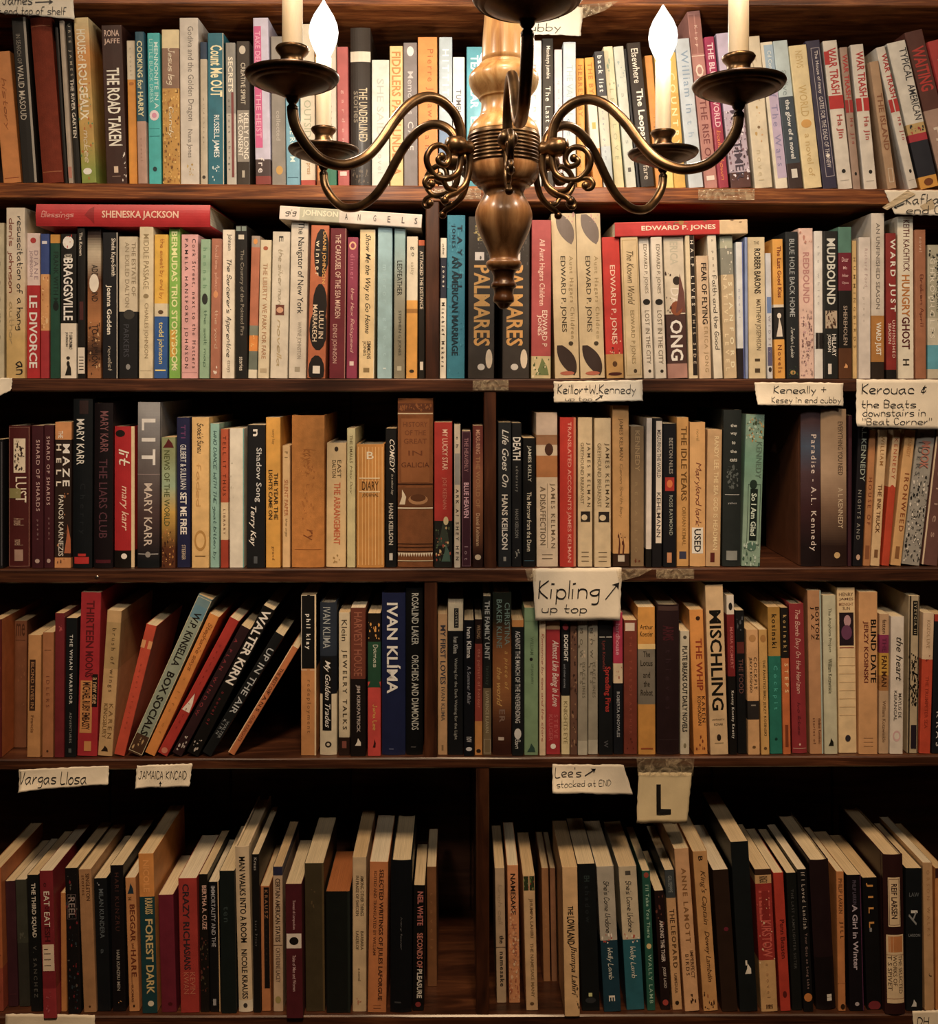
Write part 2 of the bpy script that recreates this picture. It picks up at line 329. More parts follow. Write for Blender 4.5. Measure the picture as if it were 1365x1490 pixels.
# ------------------------------------------------------------------ the books
# left and right of the spine foot, top of the spine, left of the spine head (pixels of the photograph at the shelf front),
# flags (h hardback, c cloth, r recess, p page colour) | cover colour bands | print on the spine | how it looks
# print: t text down the spine (y0 y1 xc width colour), T bold, i italic, c hand-drawn script, h text across, r rectangle, f frame,
#        e ellipse, s specks, v triangle
ROW1 = '''
5 31 77 -12|d98a42|c .2 .6 .5 .35 a85a20 history;r .1 .9 .96 .965 a04a1a|worn orange paperback, leftmost
33 54 27 16|1c1814|t .1 .28 .4 .3 8a8276 IN SEARCH OF;t .29 .62 .4 .42 c8beae WALID MASOUD;r .84 1 0 1 a49c90|black book with white lettering and pale right edge
63 93 28 44 h c|7a2e18|r .04 .96 .93 .935 a05a30;r .04 .96 .05 .054 a05a30|plain red-brown cloth hardback beside a dark gap
94 99 31 79|14100e||very thin black pamphlet
100 108 31 86|b0a08e|r .1 .9 .9 .97 b87868|thin grey-tan booklet
109 118 31 94|17140f|t .02 .34 .5 .5 b8ae98 URIE JAMES;t .36 .72 .5 .55 e8e0d0 THE RIVER GARTEN|narrow black paperback headed URIE
119 140 27 107 g|e0c890@.06,d8903c@.35,c8a050@.6,c09a48@.85,8a9a3c|T .07 .22 .45 .6 f0e6cc HOUSE;t .225 .265 .45 .5 f0e6cc of;T .28 .62 .45 .6 f0e6cc ROUGEAUX;c .68 .88 .5 .45 e0d0b0 mckee;e .45 .93 .3 .02 e8e8e0;s .05 .95 .3 .98 5a8a5a,c06a28 16|gold and orange paperback reading HOUSE OF ROUGEAUX
155 185 38 147|3c2019|h .03 .07 .5 .72 e0c0b0 RONA;h .085 .125 .5 .76 e0c0b0 JAFFE;T .27 .76 .5 .62 f4ecdf THE ROAD TAKEN;r .4 .6 .89 .93 d8c0a8;r .3 .7 .95 .955 8a7060;s .78 1 .75 1 e8e0d8 9|thick dark brown paperback reading THE ROAD TAKEN
188 200 60 184|d8ccb4@.27,e09422|t .05 .24 .5 .3 b0a488 a novel;e .5 .3 .3 .012 b87020|orange paperback with a cream head
201 214 47 196|245468@.59,b49080|T .06 .56 .5 .6 d8d2a4 COOKING for HARRY;t .7 .85 .5 .25 a07868 a novel|dark teal and dusty pink paperback
217 235 49 214|35b3b6|t .06 .5 .7 .32 d0ece8 MENNONITE IN A;t .04 .46 .3 .3 a0dcd8 LITTLE BLACK DRESS;e .5 .545 .38 .035 e4d4dc;e .5 .545 .2 .018 d890b0;r .1 .9 .63 .634 1f8a8e;r .1 .9 .68 .684 1f8a8e;e .5 .9 .17 .016 203a40|turquoise paperback with a pink oval on its spine
237 262 44 235|dccb9e@.12,8c6c58@.38,c2923e|c .12 .36 .5 .5 e6d8c0 Jesus Isg;s .02 .98 .39 .99 70481c,e0b860,a8702a 60;c .5 .7 .5 .35 efe2c0 Candy|floral gold paperback with a brown upper third
263 290 27 261|cdc5ba|t .05 .62 .55 .4 7d766e Godiva and the Golden Dragon;t .67 .84 .5 .33 7d766e Nuna Jones;s .3 .7 .88 .95 c8a850,b09040 7|tall pale grey paperback with grey serif title
292 302 62 291|243a54@.12,bcb09a|t .3 .8 .5 .3 8a8070 wildthings;e .5 .95 .25 .012 403a30|narrow cream paperback with navy head
303 326 49 302|1f6a7e|T .08 .42 .55 .75 ece2b4 Count Me OUT;t .54 .82 .5 .45 e8f0f0 RUSSELL JAMES;s .3 .7 .86 .97 c8dce0 8;r .95 1 0 1 d8ccb0|teal paperback reading Count Me OUT
330 344 63 328|8e8c86@.5,b8b4aa|T .1 .35 .5 .5 e8e0cc SECRETS;r .55 .8 .35 .95 7a3838;t .4 .9 .3 .3 5a5a58 of lost things|grey paperback reading SECRETS
345 364 61 344|3a3129|e .45 .06 .25 .03 c8bfae;t .15 .44 .5 .35 cfc6b4 CREATIVE SPIRIT;r .05 .95 .48 .84 8f887e;t .5 .82 .72 .36 efe8da KELLY LONG;t .5 .8 .3 .36 efe8da WE CONSENT;r .4 .6 .9 .95 b0a898|dark brown paperback with a grey lower panel
372 394 27 368|c6c2da@.85,4a3a3a@.95,8a3a34|r .04 .52 .05 .78 d0568e;t .08 .3 .28 .34 e8a8c4 TAKE DEER;t .45 .72 .28 .34 e8a8c4 THE HEIST;t .84 .93 .4 .4 e8e0e0 fre|lavender and hot pink paperback left of the front candle
396 416 54 394|8c867e|t .5 .7 .5 .3 b4aea4 collected;e .55 .9 .25 .03 c89a48|plain grey paperback with a small gold mark
417 436 48 414|a8bcc4@.4,74aec8|t .55 .85 .5 .4 d8eef4 BLUE ROOM;r .1 .9 .95 .955 3a6a80|sky blue paperback below the front candle cup
438 459 36 436|d8cdb6@.965,b84838|t .47 .78 .5 .5 a8ac90 OUTSIDER;t .86 .93 .5 .3 b88a50 press|cream paperback with olive capitals behind the brass arm
461 472 38 458|c47c2c@.55,9a5420|e .6 .25 .3 .05 4858a0;r .2 .8 .8 .97 c88438|narrow orange paperback behind the left rear candle
474 490 62 473|d8d0c0@.8,2f7a60|t .2 .7 .5 .4 b0a898 early stories|cream and green paperback behind the left rear drip pan
492 508 69 490|b85a58|t .3 .7 .5 .35 d8a49c garden;r .2 .8 .9 .93 e0d0c8|dusty rose paperback behind the left rear candle
511 540 42 510 h|2e2621|r 0 1 .15 .215 d9d0bc;t .38 .72 .62 .42 c8b898 THE UNDERLINED;t .4 .6 .3 .3 8a7e6c stories;s .1 .9 .9 .98 6a5e50 14|dark hardback with one cream band near the top
541 566 88 541|d0d6cc|t .15 .6 .5 .4 b4bcb4 SHE SAID;t .7 .9 .5 .3 b4bcb4 novel|pale mint-white paperback with faint lettering
568 587 68 567|e2c382|T .04 .92 .5 .7 c0813a FIDDLERS PATH UNDER A|cream-gold paperback filled with ochre capitals
588 608 63 587|7d7575|e .5 .06 .25 .035 d8d4d0;t .2 .5 .5 .4 b8b2b0 Memories;t .55 .75 .5 .4 c8c2bc CASE|grey paperback with a round white emblem
609 637 55 608|da8636|t .08 .62 .6 .4 a85c20 Pierre Jarawan;t .66 .9 .5 .3 a85c20 a novel|wide bright orange paperback
639 658 55 639|a2b0b8@.6,6f88a8@.85,c8ccc8|t .08 .5 .5 .5 dce4e8 HITTITES|blue-grey paperback right of the wide orange one
659 676 84 659|dad6ce|t .25 .5 .5 .45 4a4648 TUMBLES;t .6 .9 .5 .3 8a8480 essays|short white paperback left of the chandelier column
679 702 69 679|4999aa|T .06 .44 .5 .5 dcecec TEAS TEAR;T .5 .9 .5 .5 c4e0e0 ERS SUN|teal-blue paperback half behind the column
704 722 62 704|d4cfc6|t .1 .8 .5 .4 888078 letters|white paperback hidden mostly behind the column
724 746 70 724|bca888|t .1 .8 .5 .4 6a5a40 collected tales|tan paperback behind the column
748 766 55 748|8c9aa4|t .1 .8 .5 .4 e0e0e0 winter|slate paperback behind the front brass arm
768 788 60 768|dadad6|t .1 .8 .5 .35 a8a4a4 morning;r .1 .9 .9 .93 a8a8a4|white paperback right of the front brass arm
790 806 57 789|3a342d|t .05 .27 .5 .45 e0d8c8 Monkeys jumble;t .32 .9 .5 .45 e0d8c8 The Last of the Line|black-brown paperback with cream italics, under the cubby note
808 819 73 807|d9c9cd|t .1 .6 .5 .4 b8a4ac quiet;t .65 .95 .5 .4 5a484c HAZARD|narrow pinkish white paperback
820 838 62 820|cdd5d9|t .16 .5 .5 .5 a0b4bc THE VANISH;c .52 .66 .5 .4 7a9ab8 ak|pale blue-white paperback with faded title
840 854 86 838|da9c2e|T .05 .45 .5 .5 b06c18 HEBREW BY;t .5 .9 .4 .3 b06c18 THE DAWN|yellow paperback, left of a pair
864 877 85 851|e2a334@.3,e0d8c4@.7,d88a28|T .04 .28 .5 .5 b87018 THE BY;r .3 .7 .5 .55 e0a030|yellow paperback with a white middle
879 893 76 865|45454a@.33,c8c4b0@.7,b8c4c8|T .03 .3 .5 .5 dcdcd8 back list;t .4 .8 .4 .3 8890a0 under poem|paperback with dark head and pale lower part
895 911 69 878|dcd4b0@.5,cfc99a@.8,d8cfa0|s .1 .9 .05 .3 b0a878,90a890 9;t .3 .8 .5 .4 a8a880 LES LOVE|cream and olive patterned paperback
912 927 69 893|cdd4c8|s .1 .9 .1 .3 9cb0b0 8;t .3 .8 .5 .35 a8b0a8 a mist;r .3 .6 .86 .89 605c58|pale grey-green paperback
928 932 72 908|24262a||very thin black booklet
933 953 64 912|2f251f|t .04 .28 .5 .5 e8e0d2 Elsewhere;T .32 .72 .5 .62 efe8da The Leopard;t .85 .95 .5 .4 c8bcae fare|dark brown paperback reading The Leopard
955 966 82 938|e29636|t .3 .8 .5 .3 a8641c light|narrow orange paperback left of the right rear candle
968 981 78 952|e8d478|t .2 .8 .5 .4 b89c40 sundays|pale yellow paperback behind the right rear candle
982 1001 78 967|e6c05c@.3,dcb048|T .15 .7 .5 .5 f4e4a8 COUNTRY;r .1 .9 .8 .803 b08828|golden yellow paperback with pale capitals
1003 1024 58 982|c4d1dd|t .08 .5 .55 .5 8aa4c0 William in;t .55 .75 .5 .4 9ab0c8 the;e .5 .88 .1 .01 50606c|pale blue paperback right of the right rear candle
1026 1046 18 1000|ba827a|r .05 .95 .02 .24 a06860;t .08 .2 .5 .3 e4c4b4 Kipp;r 0 1 .25 .255 e8d0c0;T .3 .44 .5 .6 e8d4c4 OF;t .5 .85 .5 .5 7a3c3c THE RISE OF;r .2 .8 .93 .955 e8dcd0|tall dusty pink paperback behind the right front drip pan
1047 1061 55 1025|aa2a5c@.6,a03048|T .04 .3 .5 .6 eccbd4 THE BLUE;T .4 .6 .5 .6 e4b8c0 WORLD;c .62 .95 .5 .5 e08040 ballet town|magenta paperback reading THE BLUE
1064 1094 50 1042|c8bcda@.5,b8a8bc@.9,5a3834|s .02 .98 .5 .95 e4dce8,7a5868,4a3840 60;t .5 .95 .5 .4 483c4c MORTIMER|lavender paperback with mottled lower half
1099 1127 55 1080|d9cdb2|c .1 .28 .5 .4 bcae90 Jon;s .3 .7 .4 .7 d0a878,b89858 8;e .5 .6 .08 .01 80684a;t .75 .95 .4 .3 c8b894 novel|plain cream paperback under the right front drip pan
1129 1147 63 1106|e4dcc8|r .25 1 .02 .25 9cb8d0;r .25 1 .25 .93 c0b0d0;t .06 .24 .6 .4 e4ecf0 Cd Coming;t .3 .85 .6 .5 8e88b4 of The Wars|cream and lilac paperback
1148 1169 61 1125|b9cdd3@.38,3a4854@.83,3a2a28|t .25 .37 .5 .4 8ea4ac alive;T .4 .8 .5 .4 d4d8d8 the glow of a novel;r .3 .7 .87 .93 d8d4cc;t .2 .3 .5 .3 98a8ac an|pale blue paperback with slate lower half
1171 1197 68 1148|e1cf9e|t .04 .16 .5 .4 c8ac70 NEWS;t .28 .5 .5 .45 c4a868 WORLD;e .5 .55 .3 .03 cf9c4c;t .62 .92 .5 .35 c8ac70 a novel of|cream-yellow paperback with pale gold title
1198 1219 61 1172|35314b|f .3 .9 .05 .92 b4acb4;t .07 .36 .6 .3 d8d0d0 The House of many;t .38 .86 .6 .3 c8c0c4 GATES FOR THE DEAD OF THE NEW;e .6 .78 .12 .012 e8e0d8|dark navy book with a framed title panel
1220 1241 61 1197|dad3c8|T .05 .36 .55 .6 b42c2c WAR TRASH;r 0 .35 .07 .16 b62222;r 0 1 .37 .46 b82222;T .5 .66 .55 .5 b05048 Ha Jin;e .5 .88 .14 .014 1c1814;r .2 .8 .94 .944 b0a8a0|white paperback reading WAR TRASH, left end of the four
1242 1256 70 1222|a48a7a|T .05 .36 .55 .65 b42c2c WAR TRASH;r 0 1 .37 .46 a02424;T .5 .68 .55 .55 983830 Ha Jin;e .5 .89 .16 .013 1c1814|narrow brownish paperback reading WAR TRASH
1258 1282 67 1232|dad3c8|T .05 .36 .62 .6 b42c2c WAR TRASH;r 0 1 .37 .46 b82222;T .5 .66 .6 .5 b05048 Ha Jin;e .6 .88 .14 .014 1c1814;r .2 .8 .94 .944 b0a8a0|white paperback reading WAR TRASH, in the middle of the set
1292 1309 92 1260|b2906e|T .25 .7 .55 .6 8a5838 THE ISLAND;f .3 .8 .84 .95 e0d4c0|tan paperback squeezed between two white ones
1311 1338 72 1257|dad3c8|T .05 .36 .68 .6 b42c2c WAR TRASH;r 0 1 .37 .46 b82222;T .5 .66 .65 .5 b05048 Ha Jin;e .6 .88 .14 .014 1c1814;r .2 .8 .94 .944 b0a8a0|white paperback reading WAR TRASH, leaning rightmost of the set
1340 1368 66 1285|dcd8ce@.56,c8a868@.63,b02838@.68,222430@.92,e0a030|t .05 .27 .75 .4 303034 TYPICAL;t .3 .54 .75 .4 303034 AMERICAN;s .05 .95 .57 .62 b83030,303030 10;e .5 .96 .25 .025 7a4010|white topped paperback reading TYPICAL AMERICAN
1372 1402 49 1316|5e332a@.5,b09080|T .1 .38 .5 .7 c03028 WAITING;t .6 .9 .5 .4 e0d0c0 HA|brown leaning paperback with red capitals at the right edge
1405 1430 62 1350|bc3430|t .1 .9 .5 .4 e8c8a0 WAITING|red leaning paperback at the far right edge
'''
ROW2 = '''
-12 6 325 -12|c9c1a2|t .2 .8 .5 .4 6a5a40 poems|cream paperback cut by the left frame edge
9 37 303 9 g|dccfb8@.55,cfae6a|c .05 .72 .7 .42 2a2420 resuscitation of a hang;c .06 .5 .25 .36 8a3a20 denis johnson;c .55 .8 .3 .3 b8a070 author;c .9 .98 .7 .4 2a2420 an|cream-gold paperback with handwritten black title
39 58 340 39|dcc8c2@.36,b41f24|e .5 .05 .22 .02 b03030;t .12 .32 .72 .3 a08890 DIANE;t .12 .3 .32 .3 a08890 JOHNSON;T .43 .93 .5 .62 f2e8dc LE DIVORCE|red paperback with pinkish head reading LE DIVORCE
59 71 341 59|344a88@.28,d49a5c@.67,a82830|s .1 .9 .3 .65 e8c088,b06830 14;r .2 .8 .05 .07 d8d8e8|blue, peach and red pictorial paperback
73 87 342 73|d09430@.06,1a4a3a|t .12 .5 .6 .5 0e2a22 FRANK WITH ME;e .6 .5 .3 .03 101a18|dark green paperback
88 112 341 88|14120f@.62,ded5c2|e .5 .06 .35 .045 f0e8dc;s .1 .9 .01 .1 c03028,e8e0d0 8;t .14 .17 .5 .5 e8e0d0 WELCOME;T .17 .6 .5 .6 f4eee2 BRAGGSVILLE;t .68 .8 .66 .22 302820 T GERONIMO;t .68 .78 .4 .2 302820 JOHNSON;e .5 .86 .12 .012 302820;v .3 .7 .88 .98 201c18;e .5 .9 .1 .02 201c18|black paperback with white lower third reading BRAGGSVILLE
113 124 328 112|12100e|t .05 .2 .5 .4 e0d8c8 The Known;r .3 .8 .5 .62 4a2020;r .05 .95 .8 .97 dcd4c4;r .2 .8 .86 .865 302820;r .2 .8 .88 .885 302820;r .2 .8 .9 .905 302820;r .2 .8 .92 .925 302820;r .2 .8 .94 .945 302820|narrow black book with a barcode at its foot
127 147 328 127 g|2c1812@.14,cdbfa4@.22,6a4024@.5,b07440@.75,3a2418@.9,9a6438|t .26 .5 .55 .45 1c1410 ADEN BOUND;t .65 .92 .55 .45 2c1810 TO A UNION;e .5 .38 .35 .06 e4dccc;s .05 .95 .55 .98 c8a070,4a2c18 16|brown sepia picture paperback
149 171 339 149|14151b|t .04 .3 .7 .35 e4dccc Sheila Kaye-Smith;T .36 .7 .42 .4 e8e0d0 Joanna Godden;c .78 .95 .5 .3 b0a898 novelist;r .95 1 0 1 d4ccbc|near-black paperback reading Joanna Godden
173 200 345 173|cdc1a6@.53,16171a|t .04 .42 .8 .22 8a7c60 THE ESTATE OF;t .04 .5 .45 .24 9a8c70 AN EXILED DALTON;e .55 .55 .3 .035 3a3834;t .62 .85 .4 .3 3e4048 PARKERS;e .5 .92 .12 .02 888888|paperback with cream upper and black lower half
202 222 328 203|dacca8|t .06 .42 .5 .4 96845c MIDDLE PASSAGE;e .5 .465 .2 .015 96845c;t .51 .87 .5 .36 96845c CHARLES JOHNSON;r .1 .9 .95 .953 b0a080|cream paperback reading MIDDLE PASSAGE
224 243 342 225|e2b132@.48,d4c8a8@.57,2b5a9e|c .03 .45 .55 .45 b86c18 the sweet by and by;e .5 .54 .2 .015 60482c;t .61 .9 .5 .5 e4d478 todd johnson;r .1 .9 .94 .95 e4d478|yellow over blue paperback
246 262 331 246|7ab343|T .03 .95 .5 .55 dfe3a0 BERMUDAS TRIO STORYBOOK;r .1 .6 .68 .86 d09a28;t .9 .95 .5 .3 e8e8c0 song|bright green paperback
264 288 342 264|daa3a2|t .03 .93 .75 .26 2c1a1c Cork Street, next to the Hatters;t .03 .93 .28 .26 2c1a1c PAMELA HANSFORD JOHNSON;r .05 .95 .96 .963 a07070|pink hardback with two black title lines
290 304 349 292|8fb394|T .06 .35 .5 .4 6a9474 hannah;e .5 .43 .3 .04 2a2c28;c .48 .95 .55 .4 4e7058 the salt map|mint green paperback
306 322 348 308|ab6c53|c .05 .4 .55 .45 d8a890 ladies place;e .5 .4 .25 .025 d4905c;c .5 .8 .55 .4 d8b8a0 the yard;s .3 .7 .92 .98 e0d0c0 5|terracotta brown paperback
323 341 335 324|e2dac7|t .03 .14 .55 .4 3c342c Johnson;c .2 .86 .5 .5 1c1814 The Sorcerer's Apprentice;t .88 .96 .5 .3 8a8070 essays|off-white paperback with black brush script
343 360 329 343|1b1917|r .05 .95 .005 .035 7a8a80;r .25 .75 .06 .09 d0c8b4;t .16 .72 .55 .4 8f887a The Country of the Pointed Firs;t .86 .95 .5 .35 d8d0c0 stories|black paperback with dull grey title line
361 374 344 366|9a8c80@.08,b2694a@.63,7a8070@.7,d8842c@.81,6a7468@.94,d8d0b8|e .5 .04 .25 .02 d89040;s .1 .9 .7 .8 f0b060 4|narrow paperback of brick red, orange and grey bands
375 391 350 379|d2c6a6|e .5 .06 .22 .015 a85838;t .17 .44 .5 .4 a87850 THE LIBERTY;t .46 .86 .5 .4 a87850 WE PARK FOR FARE;r .2 .8 .93 .96 b0a080|cream paperback with rust capitals
393 418 338 397|cfc7b4|t .03 .07 .5 .25 2c2824 E;c .12 .5 .5 .3 a89c80 the silver man;r .25 .75 .5 .57 6a3828;e .5 .535 .2 .02 c89878;c .6 .92 .5 .3 b8a478 novella|pale grey-cream paperback with a tiny portrait
420 445 317 424|d0c7b5|t .03 .6 .55 .45 1a1816 The Navigator of New York;t .65 .88 .55 .3 948a78 WAYNE JOHNSTON;r .35 .65 .93 .96 a09680|pale taller paperback reading The Navigator of New York
447 473 329 453|ba653b|e .62 .18 .42 .16 1d1512;e .6 .52 .4 .14 1d1512;e .55 .68 .5 .14 1d1512;e .5 .95 .45 .1 1d1512;t .04 .38 .75 .24 e0a850 DIANE JOHNSON;t .1 .33 .42 .24 e8d8b8 winner;t .56 .74 .7 .26 e8d0b0 LULU IN;t .52 .76 .35 .26 e8d0b0 MARRAKECH;r .3 .7 .92 .97 e4dccc|brown and black mottled paperback reading LULU IN MARRAKECH
479 502 333 481|6c1f2a|t .04 .6 .5 .34 d8b8a4 THE CAROUSEL OF THE SEA MAIDEN;t .64 .9 .3 .34 c8a090 DENIS JOHNSON;r .95 1 0 1 a87868|dark maroon paperback with a pale pink title
504 519 346 506|8f3450|e .5 .06 .35 .03 e8b080;e .5 .06 .2 .018 8f3450;t .12 .3 .5 .4 c06880 dinner;c .36 .82 .5 .45 e0b0a4 the Hex Relapsed;r .3 .7 .88 .91 e8d0c8|rose-purple paperback with script title
522 544 335 524|e0c792|i .03 .7 .5 .45 20180e Show Me the Way to Go Home;t .75 .87 .65 .26 3a2c18 SIMMONS;t .75 .85 .35 .26 3a2c18 JONES;r .3 .7 .93 .96 8a7448;r .97 1 0 1 efe6d0|sand coloured paperback with italic black title
549 570 331 550|97bec7|t .25 .5 .5 .3 a8ccd4 mirror;t .6 .85 .5 .3 a8ccd4 ghost;r .4 .6 .93 .94 c8dce0|plain light blue paperback
573 589 332 574 g|8fb3b6@.22,9a9c8c@.6,88826c|t .22 .45 .5 .45 26261f LEDFEATHER;t .55 .85 .5 .33 45443a STEPHEN G JONES;r .3 .7 .92 .95 b8b49c|grey-green paperback reading LEDFEATHER
591 607 345 592|d5cbb2@.45,e2a340@.51,a8742c@.54,e2a340|t .07 .14 .5 .35 383020 go;t .18 .27 .5 .4 a89c80 salty;e .5 .95 .22 .012 3a2c18|cream paperback with an amber lower half
609 618 350 609|c05828@.04,1b1814|T .08 .5 .5 .55 c8bca8 ATTACKED THE DISTANCE;r .25 .75 .88 .94 e0d8c8|thin black book with an orange tip, beside the partition
640 649 347 641|dcd4c0@.14,272b3c@.43,ded6c2|c .04 .12 .5 .4 302820 abs;T .2 .35 .5 .5 e8e0d0 Jones;T .46 .92 .5 .5 28201a Mischief Makers|narrow cream and navy book just right of the partition
650 676 314 651|2f819a|s .05 .95 .02 .98 3c93aa,26708a 44;T .06 .44 .7 .28 1c3040 TAYARI;t .06 .2 .34 .24 1c3040 JONES;T .25 .86 .45 .36 14303c AN AMERICAN MARRIAGE|teal patterned paperback reading AN AMERICAN MARRIAGE
681 719 316 682|3b3530|t .05 .1 .5 .5 c8b068 GAYL;t .1 .15 .5 .62 c8b068 JONES;r .25 .6 .22 .27 d8d0c8;T .3 .8 .52 .62 d8a050 PALMARES;e .8 .88 .13 .06 d8c8b0;e .5 .93 .14 .02 d0ccc4;s .05 .95 .1 .3 5a5650 10|dark paperback reading PALMARES, left copy
731 770 316 732|3b3530|t .05 .15 .5 .62 c8b068 JONES;r .3 .65 .22 .27 d8d0c8;T .3 .8 .45 .62 d8a050 PALMARES;e .8 .88 .13 .06 d8c8b0;e .45 .93 .14 .02 d0ccc4;s .05 .95 .1 .3 5a5650 10|dark paperback reading PALMARES, right copy behind the finial
773 803 321 774|ac4a4a@.86,c8b888|t .12 .54 .5 .36 e4c0b0 All Aunt Hagars Children;t .57 .8 .68 .26 ecd0c0 EDWARD P;t .6 .73 .4 .26 ecd0c0 JONES;v .2 .9 .87 .98 6a7a48;s .1 .95 .87 .99 4a5a34,e0d4b0 12|rose red paperback with a leaf at its foot
808 843 312 802 h|cfbc95|l .3 .8 .005 .19 776a62;s .5 .95 .01 .06 c89890 6;t .26 .76 .75 .22 a08c62 Aunt Hagars Children;t .26 .72 .4 .26 443a28 EDWARD P. JONES;l .2 .8 .8 .985 3a2c28;e .5 .97 .3 .012 b06048;e .68 .79 .1 .013 443a28|cream hardback with dark leaf, left of the twin pair
845 880 312 838 h|cfbc95|l .3 .8 .005 .19 776a62;s .5 .95 .01 .06 c89890 6;t .26 .76 .75 .22 a08c62 Aunt Hagars Children;t .26 .72 .4 .26 443a28 EDWARD P. JONES;l .2 .8 .8 .985 3a2c28;e .5 .97 .3 .012 b06048;e .68 .79 .1 .013 443a28|cream hardback with dark leaf, right of the twin pair
883 908 346 876|bf2a22@.83,c09452|t .2 .76 .5 .38 ecc8b4 EDWARD P. JONES;s .2 .9 .72 .84 5a1414,e8b090 12;e .5 .9 .14 .02 5a3a1c;e .5 .97 .4 .012 4a1c14|red paperback with a gold foot
910 935 346 903|d3bd92|f .08 .92 .02 .98 a88a50;i .1 .48 .5 .4 6a5838 The Known World;t .52 .9 .5 .3 927c50 EDWARD P JONES;e .6 .95 .1 .015 4a3a24|tan hardback with a gilt border and italic title
937 953 346 929|d8d0c0|t .05 .4 .55 .42 6c6048 EDWARD P. JONES;e .55 .46 .35 .022 1c1814;t .52 .9 .55 .42 6c6048 LOST IN THE CITY;e .6 .95 .15 .012 302820|off-white paperback with a black bird, left copy
954 970 346 947|d8d0c0|t .05 .4 .55 .42 6c6048 EDWARD P. JONES;e .55 .46 .35 .022 1c1814;t .52 .9 .55 .42 6c6048 LOST IN THE CITY;e .6 .95 .15 .012 302820|off-white paperback with a black bird, right copy
972 1001 340 965|cfc5b0@.56,4a302c@.9,a87c70|T .06 .22 .5 .4 b8b4a0 ERICA;e .6 .33 .2 .03 2c2018;t .38 .5 .5 .45 e4dcd0 DA;e .55 .52 .3 .05 8a4a28;v .5 1 .28 .55 6a4038;T .6 .88 .5 .62 f0e8dc ONG;s .05 .3 .2 .8 3c2820 10|cream and brown picture paperback reading ONG
1003 1016 340 997|d8c8a4|r .45 .95 .01 .98 241c18;t .05 .5 .7 .35 e0d8c8 HALF LIVES;t .55 .9 .7 .3 c8b8a0 THIS SIDE|thin cream and black paperback
1018 1037 373 1013|d5ba98|T .06 .56 .6 .45 2c1e14 FEAR OF FLYING;t .58 .95 .6 .4 a0865c ERICA JONG|short tan paperback reading FEAR OF FLYING
1039 1052 343 1029|dad2be|t .03 .26 .5 .3 8a8070 a poet;c .28 .8 .55 .55 302820 Faith and the Good|off-white paperback with black script title
1054 1073 336 1047|b0b49c@.12,8a8c80@.3,c4af8a|T .35 .93 .7 .3 ecdfc0 STANFORD;T .3 .95 .3 .3 e4d4b0 NATIVE LEVEL;s .1 .9 .05 .3 d8d4c4 8|beige paperback with white outlined capitals
1074 1084 353 1071|d8dde5@.78,241c20|r .85 1 0 1 5a68a8;t .2 .7 .4 .3 a0a8c0 novel|narrow white and black book
1085 1088 346 1084|8a9cc8||very thin blue booklet
1090 1115 346 1088|d8c8a2|h .03 .05 .5 .3 4a3c28 THE;T .08 .4 .55 .38 2a2016 ROBBER BARONS;t .44 .8 .55 .35 5a4a30 MATTHEW JOSEPHSON;r .35 .65 .86 .88 4a3c28;r .35 .65 .93 .96 4a3c28|straw coloured paperback reading ROBBER BARONS
1117 1127 369 1114|c9ced6|r .1 .9 .35 .48 6a88c0;t .5 .8 .5 .4 88889c WIDSEY;r .1 .9 .75 .9 5a5a80;e .5 .93 .3 .02 302c30|narrow pale blue paperback
1128 1143 349 1118|e2a43c@.47,e0d8c8@.49,201c18@.72,e2a43c|T .05 .42 .6 .4 7a2a18 The Last Good Kiss;r .1 .95 .5 .71 2a2624;e .5 .55 .2 .02 e4dcd0;v .2 .8 .56 .7 ddd4c8;t .76 .96 .5 .4 7a3018 Novels|orange paperback with a black-and-white photograph
1145 1163 338 1143|1f2428|t .05 .58 .5 .42 a4acb0 BLUE HOLE BACK HOME;c .65 .86 .5 .35 c8ccc8 Jordan Lake;e .5 .96 .22 .015 b89050;s .1 .9 .92 .99 3a5a30 8|near-black paperback with pale grey capitals
1164 1185 333 1162|dfbfb2|T .16 .5 .5 .45 ba8480 REDBOUND;s .1 .9 .54 .98 a88c84,c49ca0,7c5c5c 50;s .1 .9 .02 .12 c08878 6|pale pink paperback with flowered lower half
1186 1199 337 1185|dfdfdb|r .1 .95 .69 .8 201c1c;t .1 .5 .5 .3 b8b8b8 the white|white paperback with one black square
1200 1220 337 1199|1d1f1e|T .05 .5 .5 .62 d0d4cc MUDBOUND;r .08 .92 .54 .66 b8a890;s .1 .9 .54 .66 5a3a28,302018 14;t .7 .85 .7 .3 e8e4dc HILLARY;t .7 .82 .32 .3 e8e4dc JORDAN;r .25 .5 .9 .97 d8d4cc|black paperback reading MUDBOUND
1221 1240 331 1220|4e7e70@.17,6e1a2c@.42,14110f@.8,5a3418|h .2 .23 .5 .5 d8b0b0 Dear;h .26 .28 .5 .3 d8b0b0 Ms;h .31 .33 .5 .5 d8b0b0 After;h .36 .38 .5 .5 d8b0b0 Opus;t .52 .78 .5 .3 a89888 SHEREHOLEN;v .35 .65 .9 .93 e0a060|green-topped black and maroon paperback
1241 1248 351 1240|d3b374|t .1 .8 .5 .5 6a5020 HUMMINGBIRDS|very narrow straw yellow paperback
1250 1267 346 1250|d6cec6|t .08 .35 .6 .25 b8a0a0 Richard Ford;t .35 .6 .4 .25 b8b0a8 a piece|plain off-white paperback right of the straw one
1268 1287 311 1268|cfc7bb@.62,b27a32@.9,2c2018|t .06 .58 .5 .3 6a6258 AN UNFINISHED SEASON;T .66 .86 .5 .5 efe6d6 WARD JUST|tall white and brown paperback with white capitals at its foot
